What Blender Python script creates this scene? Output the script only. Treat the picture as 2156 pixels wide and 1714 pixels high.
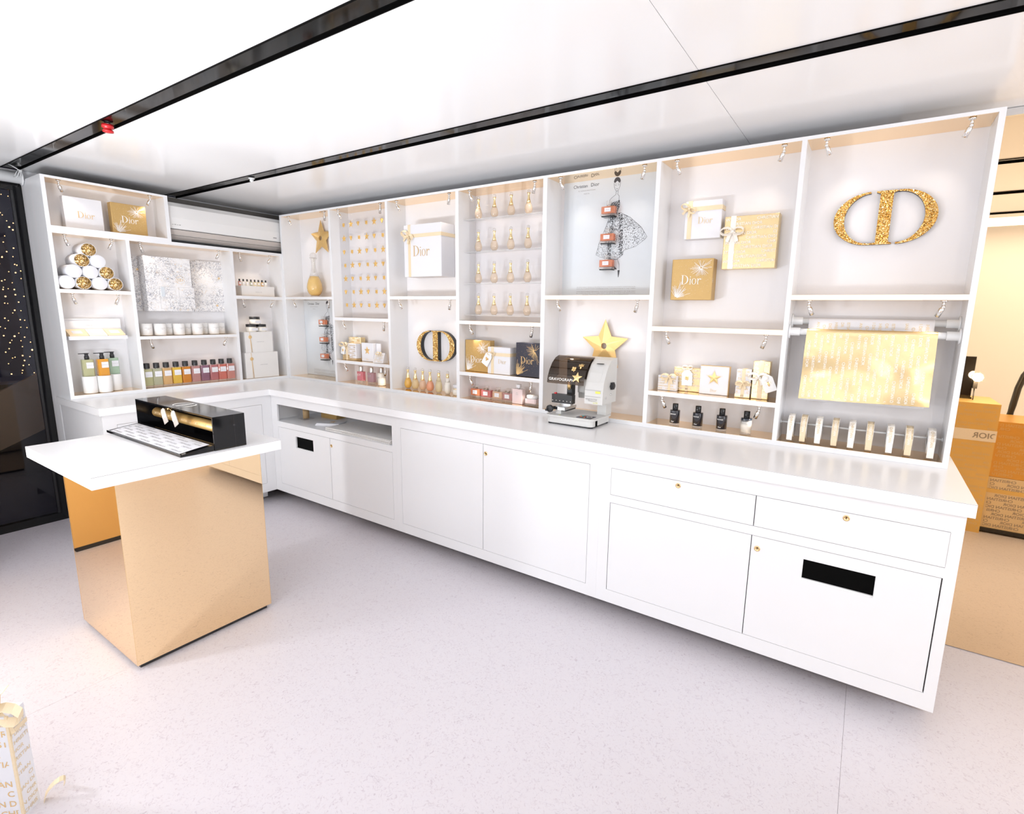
import bpy, bmesh, math, random
from mathutils import Vector, Matrix
scene = bpy.context.scene
for o in list(bpy.data.objects): bpy.data.objects.remove(o)
COL = scene.collection
PI = math.pi
# ------------------------------------------------------------------ camera, world, lights, exposure
cam_d = bpy.data.cameras.new('camera'); cam = bpy.data.objects.new('camera', cam_d); COL.objects.link(cam)
cam.location = (4.3898, -2.7405, 1.5501); cam.rotation_euler = (1.3936, -0.0172, 0.5792)
cam_d.sensor_fit = 'HORIZONTAL'; cam_d.sensor_width = 36.0
cam_d.lens = 1091.15 / 2156.0 * 36.0
cam_d.shift_x = -35.88 / 2156.0; cam_d.shift_y = -2.57 / 2156.0
cam_d.clip_start = 0.05
scene.camera = cam
w = bpy.data.worlds.new('night'); scene.world = w; w.use_nodes = True
w.node_tree.nodes['Background'].inputs[0].default_value = (0.075, 0.072, 0.115, 1)
w.node_tree.nodes['Background'].inputs[1].default_value = 1.0
vs = scene.view_settings
vs.view_transform = 'Standard'; vs.look = 'None'; vs.gamma = 1.0; vs.use_curve_mapping = False
vs.exposure = -1.25
def lamp(name, kind, loc, energy, color=(1, 1, 1), rot=(0, 0, 0), **kw):
    d = bpy.data.lights.new(name, kind); d.energy = energy; d.color = color
    for k, v in kw.items(): setattr(d, k, v)
    o = bpy.data.objects.new(name, d); COL.objects.link(o); o.location = loc; o.rotation_euler = rot
    return o
# studio light standing left of the camera (its hard-edged shadows fall up and to the right in the niches)
lamp('studio_light', 'AREA', (1.2, -3.05, 0.72), 44, (0.93, 0.96, 1.0), (math.radians(114), 0, math.radians(-24)), shape='SQUARE', size=0.14)
lamp('low_fill', 'AREA', (3.3, -3.2, 0.8), 14, (0.92, 0.955, 1.0), (math.radians(108), 0, math.radians(6)), shape='SQUARE', size=0.3)  # extra low fill, added to lift the ceiling above the shelving
# unseen fill lamp added high behind the camera to brighten the bays
lamp('front_fill', 'AREA', (2.55, -3.22, 1.75), 28, (0.91, 0.95, 1.0), (math.radians(92), 0, 0), shape='RECTANGLE', size=4.4, size_y=0.9)
# unseen fill lamps added under the ceiling, behind the camera and at the far end
lamp('ceiling_fill_a', 'AREA', (2.4, -2.9, 2.38), 12, (0.91, 0.95, 1.0), (0, 0, 0), shape='RECTANGLE', size=3.4, size_y=0.5)
lamp('ceiling_fill_b', 'AREA', (5.8, -2.75, 2.38), 42, (0.93, 0.955, 1.0), (0, 0, 0), shape='RECTANGLE', size=2.6, size_y=0.5)
lamp('end_wall_fill', 'AREA', (7.45, -1.5, 1.6), 130, (0.91, 0.95, 1.0), (0, math.radians(92), 0), shape='RECTANGLE', size=1.2, size_y=2.4)  # unseen side fill, added to brighten the left shelving
# flash bounced off the ceiling from beside the camera
lamp('bounce_flash', 'AREA', (1.9, -2.6, 1.0), 72, (0.92, 0.955, 1.0), (math.radians(156), 0, math.radians(22)), shape='DISK', size=0.4)

# ------------------------------------------------------------------ materials
MATS = {}
def nt(name):
    m = bpy.data.materials.new(name); m.use_nodes = True
    n = m.node_tree.nodes; b = n['Principled BSDF']
    MATS[name] = m
    return m, n, m.node_tree.links, b
def pm(name, col, rough=0.4, metal=0.0, spec=0.5, coat=0.0, trans=0.0, emit=None, es=0.0, noise=0.0, nscale=20.0, bump=0.0, bscale=80.0):
    m, n, l, b = nt(name)
    b.inputs['Base Color'].default_value = (*col, 1); b.inputs['Roughness'].default_value = rough
    b.inputs['Metallic'].default_value = metal; b.inputs['Specular IOR Level'].default_value = spec
    b.inputs['Coat Weight'].default_value = coat; b.inputs['Coat Roughness'].default_value = 0.04
    b.inputs['Transmission Weight'].default_value = trans
    if emit: b.inputs['Emission Color'].default_value = (*emit, 1); b.inputs['Emission Strength'].default_value = es
    if noise:
        tc = n.new('ShaderNodeTexCoord'); t = n.new('ShaderNodeTexNoise'); t.inputs['Scale'].default_value = nscale; t.inputs['Detail'].default_value = 4
        r = n.new('ShaderNodeMix'); r.data_type = 'RGBA'
        r.inputs[6].default_value = (*[c * (1 - noise) for c in col], 1); r.inputs[7].default_value = (*[min(1, c * (1 + noise)) for c in col], 1)
        l.new(tc.outputs['Object'], t.inputs['Vector']); l.new(t.outputs['Fac'], r.inputs[0]); l.new(r.outputs[2], b.inputs['Base Color'])
    if bump:
        tc = n.new('ShaderNodeTexCoord'); t = n.new('ShaderNodeTexNoise'); t.inputs['Scale'].default_value = bscale; t.inputs['Detail'].default_value = 2
        bu = n.new('ShaderNodeBump'); bu.inputs['Strength'].default_value = bump; bu.inputs['Distance'].default_value = 0.004
        l.new(tc.outputs['Object'], t.inputs['Vector']); l.new(t.outputs['Fac'], bu.inputs['Height']); l.new(bu.outputs['Normal'], b.inputs['Normal'])
    return m
pm('laminate', (0.85, 0.853, 0.868), 0.32, noise=0.01, nscale=3)
pm('worktop', (0.93, 0.93, 0.945), 0.22, noise=0.01, nscale=3)
pm('niche', (0.87, 0.855, 0.87), 0.45, noise=0.012, nscale=4)
pm('wall_paint', (0.88, 0.88, 0.90), 0.5, noise=0.012, nscale=3)
pm('ceiling_panel', (0.93, 0.93, 0.94), 0.16, noise=0.01, nscale=2)
pm('gold_mirror', (0.95, 0.71, 0.44), 0.015, 1.0, noise=0.012, nscale=2)
pm('wall_mirror', (0.88, 0.66, 0.41), 0.012, 1.0, bump=0.012, bscale=2.2)
pm('black_gloss', (0.006, 0.006, 0.007), 0.06, spec=0.4, noise=0.2, nscale=6)
pm('channel_black', (0.003, 0.003, 0.003), 0.07, spec=0.2, noise=0.2, nscale=6)
pm('black_plastic', (0.022, 0.022, 0.024), 0.4, noise=0.2, nscale=30)
pm('dark_gap', (0.05, 0.045, 0.045), 0.8, noise=0.2, nscale=20)
pm('black_void', (0.002, 0.002, 0.002), 0.6, spec=0.05, noise=0.2, nscale=20)
pm('chrome', (0.86, 0.85, 0.84), 0.16, 1.0, noise=0.03, nscale=60)
pm('steel', (0.72, 0.72, 0.72), 0.28, 1.0, noise=0.05, nscale=60)
pm('brass', (0.86, 0.62, 0.32), 0.25, 1.0, noise=0.05, nscale=60)
pm('charm_gold', (0.82, 0.52, 0.16), 0.3, 0.45, noise=0.05, nscale=90)
pm('gold_metal', (0.98, 0.70, 0.33), 0.22, 1.0, noise=0.05, nscale=40)
pm('gold_neck', (1.0, 0.80, 0.45), 0.16, 1.0, noise=0.05, nscale=90)
pm('gold_satin', (0.90, 0.62, 0.26), 0.42, 0.85, noise=0.05, nscale=80, bump=0.15, bscale=500)
pm('gold_card', (0.56, 0.365, 0.135), 0.42, 0.3, noise=0.05, nscale=60)
pm('gold_foil', (0.80, 0.62, 0.34), 0.26, 0.65, noise=0.05, nscale=14, bump=0.35, bscale=11)
pm('gold_paper', (0.86, 0.60, 0.22), 0.38, 0.45, noise=0.08, nscale=5, bump=0.2, bscale=7)
pm('amber_paper', (0.78, 0.43, 0.10), 0.38, 0.4, noise=0.08, nscale=5, bump=0.2, bscale=7)
pm('white_card', (0.80, 0.80, 0.835), 0.45, noise=0.01, nscale=20)
pm('cream_card', (0.84, 0.82, 0.80), 0.5, noise=0.012, nscale=20)
pm('porcelain', (0.90, 0.885, 0.87), 0.25, noise=0.01, nscale=20)
pm('navy_card', (0.028, 0.030, 0.050), 0.38, noise=0.1, nscale=40)
pm('gold_ink', (0.80, 0.56, 0.27), 0.4, 0.35, noise=0.06, nscale=300)
pm('pale_gold_ink', (0.78, 0.62, 0.38), 0.4, 0.25, noise=0.05, nscale=300)
pm('white_ink', (0.93, 0.91, 0.87), 0.5, noise=0.02, nscale=300)
pm('dark_ink', (0.06, 0.06, 0.07), 0.6, noise=0.3, nscale=300)
pm('grey_ink', (0.38, 0.37, 0.37), 0.6, noise=0.1, nscale=300)
pm('poster_paper', (0.68, 0.72, 0.76), 0.45, noise=0.01, nscale=5)
pm('ribbon', (0.84, 0.69, 0.47), 0.42, noise=0.06, nscale=160, bump=0.2, bscale=600)
pm('ribbon_pale', (0.95, 0.90, 0.83), 0.45, noise=0.05, nscale=160, bump=0.2, bscale=600)
pm('twine', (0.55, 0.38, 0.20), 0.8, noise=0.2, nscale=200, bump=0.5, bscale=400)
pm('machine_grey', (0.66, 0.655, 0.635), 0.38, noise=0.015, nscale=20)
pm('red_plastic', (0.62, 0.015, 0.02), 0.3, noise=0.08, nscale=60)
pm('orange_plastic', (0.9, 0.28, 0.08), 0.4, noise=0.05, nscale=60)
pm('teal_plastic', (0.12, 0.55, 0.50), 0.4, noise=0.05, nscale=60)
pm('yellow_print', (0.83, 0.82, 0.14), 0.5, noise=0.05, nscale=60)
pm('ac_white', (0.84, 0.83, 0.82), 0.35, noise=0.01, nscale=10)
pm('ac_grey', (0.60, 0.54, 0.50), 0.45, noise=0.03, nscale=10)
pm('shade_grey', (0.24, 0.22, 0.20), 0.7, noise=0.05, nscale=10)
pm('white_plastic', (0.88, 0.89, 0.90), 0.25, noise=0.01, nscale=10)
pm('lens_glow', (1, 0.9, 0.75), 0.3, emit=(1.0, 0.86, 0.66), es=9.0, noise=0.02, nscale=100)
pm('bulb_glow', (1, 0.8, 0.5), 0.3, emit=(1.0, 0.55, 0.20), es=14.0, noise=0.02, nscale=100)
pm('strobe_glow', (1, 0.95, 0.85), 0.3, emit=(1.0, 0.86, 0.66), es=40.0, noise=0.02, nscale=100)
pm('outdoor_floor', (0.05, 0.045, 0.06), 0.6, noise=0.4, nscale=3)
pm('outdoor_tan', (0.42, 0.30, 0.16), 0.7, noise=0.08, nscale=3)
pm('outdoor_wall', (0.20, 0.19, 0.27), 0.8, noise=0.2, nscale=1.2)
pm('soap_peach', (0.95, 0.76, 0.50), 0.45, noise=0.03, nscale=20)
pm('soap_green', (0.83, 0.87, 0.72), 0.45, noise=0.03, nscale=20)
pm('tag_white', (0.90, 0.90, 0.90), 0.5, noise=0.02, nscale=60)
pm('tag_grey', (0.36, 0.32, 0.29), 0.5, noise=0.05, nscale=60)
pm('counter_gold', (0.80, 0.47, 0.15), 0.45, 0.1, noise=0.06, nscale=3)
pm('roll_gold', (0.72, 0.45, 0.16), 0.35, 0.5, noise=0.08, nscale=25)
def clear(name, tint=(1, 1, 1), body=0.0, ior=1.45, rough=0.02, bcol=None):
    m = bpy.data.materials.new(name); m.use_nodes = True; MATS[name] = m
    n = m.node_tree.nodes; l = m.node_tree.links; n.clear()
    out = n.new('ShaderNodeOutputMaterial'); tr = n.new('ShaderNodeBsdfTransparent'); gl = n.new('ShaderNodeBsdfGlossy'); lw = n.new('ShaderNodeLayerWeight'); pw = n.new('ShaderNodeMath'); pw.operation = 'POWER'; pw.inputs[1].default_value = 3.5; fr = n.new('ShaderNodeMapRange'); fr.inputs[3].default_value = ((ior - 1) / (ior + 1)) ** 2; fr.inputs[4].default_value = 0.75; lw.inputs[0].default_value = 0.5; l.new(lw.outputs['Facing'], pw.inputs[0]); l.new(pw.outputs[0], fr.inputs[0])
    mx = n.new('ShaderNodeMixShader')
    tr.inputs[0].default_value = (*tint, 1); gl.inputs['Roughness'].default_value = rough
    src = tr
    if body:
        p = n.new('ShaderNodeBsdfPrincipled'); p.inputs['Base Color'].default_value = (*(bcol or tint), 1); p.inputs['Roughness'].default_value = 0.15
        tx = n.new('ShaderNodeTexNoise'); tx.inputs['Scale'].default_value = 25
        mr = n.new('ShaderNodeMapRange'); mr.inputs[3].default_value = body - 0.05; mr.inputs[4].default_value = body + 0.05
        l.new(tx.outputs[0], mr.inputs[0])
        m2 = n.new('ShaderNodeMixShader'); l.new(mr.outputs[0], m2.inputs[0]); l.new(tr.outputs[0], m2.inputs[1]); l.new(p.outputs[0], m2.inputs[2]); src = m2
    l.new(fr.outputs[0], mx.inputs[0]); l.new(src.outputs[0], mx.inputs[1]); l.new(gl.outputs[0], mx.inputs[2]); l.new(mx.outputs[0], out.inputs[0])
    return m
clear('acrylic', (0.98, 0.975, 0.975), ior=1.3)
clear('acrylic_edge', (0.97, 0.97, 0.97), 0.4, bcol=(0.93, 0.93, 0.93))
clear('clear_glass', (0.95, 0.94, 0.93), 0.12, bcol=(0.95, 0.93, 0.9))
clear('door_glass', (0.80, 0.80, 0.86), ior=1.4)
clear('smoke', (0.46, 0.37, 0.29), 0.12, bcol=(0.12, 0.08, 0.05))
def liquid(name, col, body=0.6): return clear(name, tuple(min(1, 0.45 + 0.55 * c) for c in col), body, bcol=col)
LIQ = {'amber': (0.93, 0.56, 0.10), 'honey': (0.97, 0.80, 0.48), 'blush': (0.95, 0.70, 0.50), 'coral': (0.90, 0.42, 0.24), 'straw': (0.93, 0.83, 0.55), 'palegold': (0.96, 0.82, 0.66),
       'milk': (0.94, 0.89, 0.80), 'chartreuse': (0.72, 0.72, 0.42), 'sage': (0.66, 0.68, 0.50), 'apricot': (0.90, 0.62, 0.28), 'yellow': (0.86, 0.56, 0.06), 'rust': (0.72, 0.26, 0.012),
       'rose': (0.74, 0.40, 0.38), 'plum': (0.38, 0.17, 0.28), 'wine': (0.66, 0.24, 0.26), 'salmon': (0.86, 0.28, 0.22), 'peachpink': (0.83, 0.40, 0.34), 'mint': (0.58, 0.76, 0.58), 'orange': (0.88, 0.40, 0.03),
       'joypink': (0.86, 0.28, 0.34), 'mauve': (0.66, 0.42, 0.48), 'missorange': (0.92, 0.34, 0.16), 'misspink': (0.78, 0.27, 0.28), 'palepink': (0.93, 0.76, 0.76), 'gold': (0.95, 0.66, 0.24), 'ink': (0.018, 0.020, 0.03)}
for k, v in LIQ.items(): liquid('liq_' + k, v, 0.9 if k in ('ink', 'milk', 'palepink') else (0.72 if k in ('gold', 'amber', 'orange', 'rust', 'yellow', 'coral') else (0.22 if k == 'palegold' else 0.42)))
# floor: pale lilac marbled sheet with fine hair-like streaks
m, n, l, b = nt('floor_sheet')
tc = n.new('ShaderNodeTexCoord'); mp = n.new('ShaderNodeMapping'); mp.inputs['Scale'].default_value = (1, 1, 1)
n1 = n.new('ShaderNodeTexNoise'); n1.inputs['Scale'].default_value = 1.3; n1.inputs['Detail'].default_value = 3
n2 = n.new('ShaderNodeTexNoise'); n2.inputs['Scale'].default_value = 52; n2.inputs['Detail'].default_value = 8; n2.inputs['Roughness'].default_value = 0.75; n2.inputs['Distortion'].default_value = 2.0
wv = n.new('ShaderNodeTexNoise'); wv.inputs['Scale'].default_value = 19; wv.inputs['Detail'].default_value = 6; wv.inputs['Distortion'].default_value = 5.0
cr = n.new('ShaderNodeValToRGB'); cr.color_ramp.elements[0].position = 0.488; cr.color_ramp.elements[0].color = (0, 0, 0, 1); cr.color_ramp.elements[1].position = 0.5; cr.color_ramp.elements[1].color = (1, 1, 1, 1)
e = cr.color_ramp.elements.new(0.512); e.color = (0, 0, 0, 1)
cr2 = n.new('ShaderNodeValToRGB'); cr2.color_ramp.elements[0].position = 0.53; cr2.color_ramp.elements[1].position = 0.70
ml = n.new('ShaderNodeMath'); ml.operation = 'MULTIPLY'
c1 = n.new('ShaderNodeMix'); c1.data_type = 'RGBA'; c1.inputs[6].default_value = (0.672, 0.630, 0.668, 1); c1.inputs[7].default_value = (0.722, 0.690, 0.725, 1)
c2 = n.new('ShaderNodeMix'); c2.data_type = 'RGBA'; c2.inputs[7].default_value = (0.30, 0.25, 0.30, 1)
c3 = n.new('ShaderNodeMix'); c3.data_type = 'RGBA'; c3.inputs[7].default_value = (0.50, 0.43, 0.48, 1)
l.new(tc.outputs['Object'], mp.inputs[0])
for t in (n1, n2, wv): l.new(mp.outputs[0], t.inputs['Vector'])
l.new(n1.outputs[0], c1.inputs[0]); l.new(wv.outputs[0], cr.inputs[0]); l.new(n2.outputs[0], cr2.inputs[0]); l.new(cr.outputs[0], ml.inputs[0]); l.new(cr2.outputs[0], ml.inputs[1])
l.new(c1.outputs[2], c3.inputs[6]); l.new(cr2.outputs[0], c3.inputs[0]); l.new(c3.outputs[2], c2.inputs[6]); l.new(ml.outputs[0], c2.inputs[0]); l.new(c2.outputs[2], b.inputs['Base Color'])
b.inputs['Roughness'].default_value = 0.38
# glitter: small facets with their own tilt
def glitter(name, ca, cb, cc, scale):
    m, n, l, b = nt(name)
    tc = n.new('ShaderNodeTexCoord'); v = n.new('ShaderNodeTexVoronoi'); v.inputs['Scale'].default_value = scale
    cr = n.new('ShaderNodeValToRGB'); cr.color_ramp.elements[0].color = (*ca, 1); cr.color_ramp.elements[1].color = (*cc, 1); cr.color_ramp.elements[1].position = 0.95
    e = cr.color_ramp.elements.new(0.5); e.color = (*cb, 1)
    sp = n.new('ShaderNodeSeparateColor'); l.new(tc.outputs['Object'], v.inputs['Vector']); l.new(v.outputs['Color'], sp.inputs[0]); l.new(sp.outputs[0], cr.inputs[0]); l.new(cr.outputs[0], b.inputs['Base Color'])
    g = n.new('ShaderNodeNewGeometry'); sub = n.new('ShaderNodeVectorMath'); sub.operation = 'SUBTRACT'; sub.inputs[1].default_value = (0.5, 0.5, 0.5)
    sc = n.new('ShaderNodeVectorMath'); sc.operation = 'SCALE'; sc.inputs[3].default_value = 1.1; ad = n.new('ShaderNodeVectorMath'); nm = n.new('ShaderNodeVectorMath'); nm.operation = 'NORMALIZE'
    l.new(v.outputs['Color'], sub.inputs[0]); l.new(sub.outputs[0], sc.inputs[0]); l.new(sc.outputs[0], ad.inputs[0]); l.new(g.outputs['Normal'], ad.inputs[1]); l.new(ad.outputs[0], nm.inputs[0]); l.new(nm.outputs[0], b.inputs['Normal'])
    b.inputs['Metallic'].default_value = 0.75; b.inputs['Roughness'].default_value = 0.22
glitter('glitter', (0.34, 0.15, 0.02), (0.78, 0.42, 0.08), (1.0, 0.78, 0.38), 260)
glitter('glitter_coarse', (0.30, 0.15, 0.03), (0.72, 0.44, 0.14), (1.0, 0.82, 0.50), 150)
# line drawing print of the calendar: fine grey and gold pen lines on white card
m, n, l, b = nt('pen_drawing')
tc = n.new('ShaderNodeTexCoord')
def penlines(scale, dist, wdt):
    t = n.new('ShaderNodeTexNoise'); t.inputs['Scale'].default_value = scale; t.inputs['Detail'].default_value = 5; t.inputs['Distortion'].default_value = dist
    r = n.new('ShaderNodeValToRGB'); r.color_ramp.elements[0].position = 0.5 - wdt; r.color_ramp.elements[0].color = (0, 0, 0, 1); r.color_ramp.elements[1].position = 0.5; r.color_ramp.elements[1].color = (1, 1, 1, 1)
    q = r.color_ramp.elements.new(0.5 + wdt); q.color = (0, 0, 0, 1)
    l.new(tc.outputs['Object'], t.inputs['Vector']); l.new(t.outputs[0], r.inputs[0]); return r
a1 = penlines(34, 1.8, 0.045); a2 = penlines(13, 2.5, 0.014); msk = n.new('ShaderNodeTexNoise'); msk.inputs['Scale'].default_value = 7
mr = n.new('ShaderNodeValToRGB'); mr.color_ramp.elements[0].position = 0.36; mr.color_ramp.elements[1].position = 0.5
l.new(tc.outputs['Object'], msk.inputs['Vector']); l.new(msk.outputs[0], mr.inputs[0])
k1 = n.new('ShaderNodeMath'); k1.operation = 'MULTIPLY'; l.new(a1.outputs[0], k1.inputs[0]); l.new(mr.outputs[0], k1.inputs[1])
k2 = n.new('ShaderNodeMath'); k2.operation = 'MULTIPLY'; k2.inputs[1].default_value = 0.95; l.new(k1.outputs[0], k2.inputs[0])
x1 = n.new('ShaderNodeMix'); x1.data_type = 'RGBA'; x1.inputs[6].default_value = (0.88, 0.865, 0.865, 1); x1.inputs[7].default_value = (0.22, 0.22, 0.27, 1); l.new(k2.outputs[0], x1.inputs[0])
x2 = n.new('ShaderNodeMix'); x2.data_type = 'RGBA'; x2.inputs[7].default_value = (0.66, 0.48, 0.26, 1); k3 = n.new('ShaderNodeMath'); k3.operation = 'MULTIPLY'; k3.inputs[1].default_value = 0.45
l.new(a2.outputs[0], k3.inputs[0]); l.new(k3.outputs[0], x2.inputs[0]); l.new(x1.outputs[2], x2.inputs[6]); l.new(x2.outputs[2], b.inputs['Base Color']); b.inputs['Roughness'].default_value = 0.5
# after-shave glass: dark at the top fading to white lotion
m, n, l, b = nt('lotion_fade')
tc = n.new('ShaderNodeTexCoord'); sx = n.new('ShaderNodeSeparateXYZ'); r = n.new('ShaderNodeValToRGB')
r.color_ramp.elements[0].position = 0.045; r.color_ramp.elements[0].color = (0.90, 0.87, 0.80, 1); r.color_ramp.elements[1].position = 0.075; r.color_ramp.elements[1].color = (0.012, 0.02, 0.035, 1)
l.new(tc.outputs['Object'], sx.inputs[0]); l.new(sx.outputs[2], r.inputs[0]); l.new(r.outputs[0], b.inputs['Base Color']); b.inputs['Roughness'].default_value = 0.12; b.inputs['Coat Weight'].default_value = 0.5

# ------------------------------------------------------------------ mesh helpers
class MB:
    def __init__(s, lift=0.0): s.v = []; s.f = []; s.sm = []; s.lift = lift; s.k = 0
    def add(s, vs, fs, smooth=False):
        k = len(s.v); dy = s.lift * s.k; s.k += 1; s.v += [(p[0], p[1] - dy, p[2]) for p in vs]; s.f += [tuple(i + k for i in f) for f in fs]; s.sm += [smooth] * len(fs); return s
    def box(s, x0, x1, y0, y1, z0, z1):
        return s.add([(x0, y0, z0), (x1, y0, z0), (x1, y1, z0), (x0, y1, z0), (x0, y0, z1), (x1, y0, z1), (x1, y1, z1), (x0, y1, z1)],
                     [(0, 3, 2, 1), (4, 5, 6, 7), (0, 1, 5, 4), (1, 2, 6, 5), (2, 3, 7, 6), (3, 0, 4, 7)])
    def bbox(s, x0, x1, y0, y1, z0, z1, b):   # box with chamfered vertical and top edges (rounded look)
        pts = lambda q, z: [(x0 + q, y0, z), (x1 - q, y0, z), (x1, y0 + q, z), (x1, y1 - q, z), (x1 - q, y1, z), (x0 + q, y1, z), (x0, y1 - q, z), (x0, y0 + q, z)]
        ins = lambda z: [(x0 + b, y0 + b * .3, z), (x1 - b, y0 + b * .3, z), (x1 - b * .3, y0 + b, z), (x1 - b * .3, y1 - b, z), (x1 - b, y1 - b * .3, z), (x0 + b, y1 - b * .3, z), (x0 + b * .3, y1 - b, z), (x0 + b * .3, y0 + b, z)]
        v = ins(z0) + pts(b, z0 + b * .5) + pts(b, z1 - b * .5) + ins(z1)
        f = [tuple(range(7, -1, -1)), tuple(range(24, 32))]
        for r in range(3):
            for i in range(8): j = (i + 1) % 8; f.append((r * 8 + i, r * 8 + j, r * 8 + 8 + j, r * 8 + 8 + i))
        return s.add(v, f)
    def lathe(s, prof, c=(0, 0, 0), seg=20, axis='z', smooth=True, sx=1.0):
        v = []; f = []; n = len(prof)
        for r, h in prof:
            for i in range(seg):
                a = 2 * PI * i / seg; p = (r * math.cos(a) * sx, r * math.sin(a), h)
                if axis == 'x': p = (h, r * math.cos(a), r * math.sin(a))
                if axis == 'y': p = (r * math.cos(a), h, -r * math.sin(a))
                v.append((p[0] + c[0], p[1] + c[1], p[2] + c[2]))
        for k in range(n - 1):
            for i in range(seg): j = (i + 1) % seg; f.append((k * seg + i, k * seg + j, (k + 1) * seg + j, (k + 1) * seg + i))
        if prof[0][0] > 1e-5: f.append(tuple(range(seg - 1, -1, -1)))
        if prof[-1][0] > 1e-5: f.append(tuple((n - 1) * seg + i for i in range(seg)))
        return s.add(v, f, smooth)
    def ball(s, c, r, seg=12, rings=7, sz=1.0):
        return s.lathe([(max(1e-4, r * math.sin(PI * k / rings)), -r * sz * math.cos(PI * k / rings)) for k in range(rings + 1)], c, seg)
    def tube(s, path, r, seg=8, smooth=True):
        P = [Vector(p) for p in path]; v = []; f = []
        for i, p in enumerate(P):
            t = (P[min(i + 1, len(P) - 1)] - P[max(i - 1, 0)]).normalized()
            a = t.cross(Vector((0, 0, 1))); a = a if a.length > 1e-3 else t.cross(Vector((0, 1, 0))); a.normalize(); b = t.cross(a)
            rr = r[i] if isinstance(r, (list, tuple)) else r
            for k in range(seg): an = 2 * PI * k / seg; v.append(p + (a * math.cos(an) + b * math.sin(an)) * rr)
        for i in range(len(P) - 1):
            for k in range(seg): j = (k + 1) % seg; f.append((i * seg + k, (i + 1) * seg + k, (i + 1) * seg + j, i * seg + j))
        f.append(tuple(range(seg))); f.append(tuple((len(P) - 1) * seg + k for k in range(seg - 1, -1, -1)))
        return s.add(v, f, smooth)
    def prism(s, poly, y0, y1):               # polygon in x,z (counter-clockwise seen from -y) between y0 (front) and y1
        n = len(poly); v = [(x, y0, z) for x, z in poly] + [(x, y1, z) for x, z in poly]
        f = [tuple(range(n)), tuple(range(2 * n - 1, n - 1, -1))] + [((i + 1) % n, i, n + i, n + (i + 1) % n) for i in range(n)]
        return s.add(v, f)
    def prism_x(s, poly, x0, x1):             # polygon in y,z between x0 and x1
        n = len(poly); v = [(x0, y, z) for y, z in poly] + [(x1, y, z) for y, z in poly]
        f = [tuple(range(n - 1, -1, -1)), tuple(range(n, 2 * n))] + [(i, (i + 1) % n, n + (i + 1) % n, n + i) for i in range(n)]
        return s.add(v, f)
    def prism_z(s, poly, z0, z1):
        n = len(poly); v = [(x, y, z0) for x, y in poly] + [(x, y, z1) for x, y in poly]
        f = [tuple(range(n - 1, -1, -1)), tuple(range(n, 2 * n))] + [(i, (i + 1) % n, n + (i + 1) % n, n + i) for i in range(n)]
        return s.add(v, f)
    def ring(s, outer, inner, y0, y1=None, closed=True):   # band between two loops in x,z
        n = len(outer); ys = (y0,) if y1 is None else (y0, y1); m = n if closed else n - 1
        for y in ys:
            v = [(x, y, z) for x, z in outer] + [(x, y, z) for x, z in inner]
            f = [(i, (i + 1) % n, n + (i + 1) % n, n + i) for i in range(m)]
            s.add(v, f if y == y0 else [tuple(reversed(q)) for q in f])
        if y1 is not None:
            for loop, flip in ((outer, True), (inner, False)):
                v = [(x, y0, z) for x, z in loop] + [(x, y1, z) for x, z in loop]
                f = [(i, (i + 1) % n, n + (i + 1) % n, n + i) for i in range(m)]
                s.add(v, [tuple(reversed(q)) for q in f] if flip else f)
            if not closed:
                for i in (0, n - 1):
                    s.add([(outer[i][0], y0, outer[i][1]), (outer[i][0], y1, outer[i][1]), (inner[i][0], y1, inner[i][1]), (inner[i][0], y0, inner[i][1])], [(0, 1, 2, 3)])
        return s
    def strip(s, path, wv, th=0.0008):        # ribbon along a path; wv = half-width vector(s)
        n = len(path); v = []; f = []
        for i, p in enumerate(path):
            p = Vector(p); q = Vector(wv[i] if isinstance(wv[0], (list, tuple, Vector)) else wv)
            t = (Vector(path[min(i + 1, n - 1)]) - Vector(path[max(i - 1, 0)])).normalized(); nn = t.cross(q).normalized() * th
            v += [p - q - nn, p + q - nn, p + q + nn, p - q + nn]
        for i in range(n - 1):
            for k in range(4): j = (k + 1) % 4; f.append((i * 4 + k, i * 4 + 4 + k, i * 4 + 4 + j, i * 4 + j))
        f += [(0, 1, 2, 3), tuple(n * 4 - 4 + k for k in (3, 2, 1, 0))]
        return s.add(v, f)
    def xf(s, M):
        s.v = [tuple(M @ Vector(p)) for p in s.v]; return s
    def join(s, o, M=None):
        return s.add([M @ Vector(p) for p in o.v] if M else o.v, o.f) if not any(o.sm) else s._jm(o, M)
    def _jm(s, o, M):
        k = len(s.v); s.v += [tuple(M @ Vector(p)) if M else p for p in o.v]; s.f += [tuple(i + k for i in f) for f in o.f]; s.sm += o.sm; return s
    def build(s, name, mat, parent=None, mats=None):
        me = bpy.data.meshes.new(name); me.from_pydata(s.v, [], s.f)
        if any(s.sm): me.polygons.foreach_set('use_smooth', s.sm)
        me.materials.append(MATS[mat]); me.update()
        o = bpy.data.objects.new(name, me); COL.objects.link(o)
        if parent: o.parent = parent
        if any(q in name for q in ('lettering', 'firework', 'bulbs', 'speckle', 'small_print', 'figure_print')): o['kind'] = 'stuff'
        return o
def T(x, y, z): return Matrix.Translation((x, y, z))
def RZ(a): return Matrix.Rotation(a, 4, 'Z')
def RX(a): return Matrix.Rotation(a, 4, 'X')
def RY(a): return Matrix.Rotation(a, 4, 'Y')
def tag(o, label=None, cat=None, group=None, kind=None):
    if label: o['label'] = label
    if cat: o['category'] = cat
    if group: o['group'] = group
    if kind: o['kind'] = kind
    return o
def thing(name, label, cat, loc=(0, 0, 0), rz=0.0, group=None):
    o = bpy.data.objects.new(name, None); COL.objects.link(o); o.location = loc; o.rotation_euler = (0, 0, rz); o.empty_display_size = 0.05
    return tag(o, label, cat, group)
KIDS = {}
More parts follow.
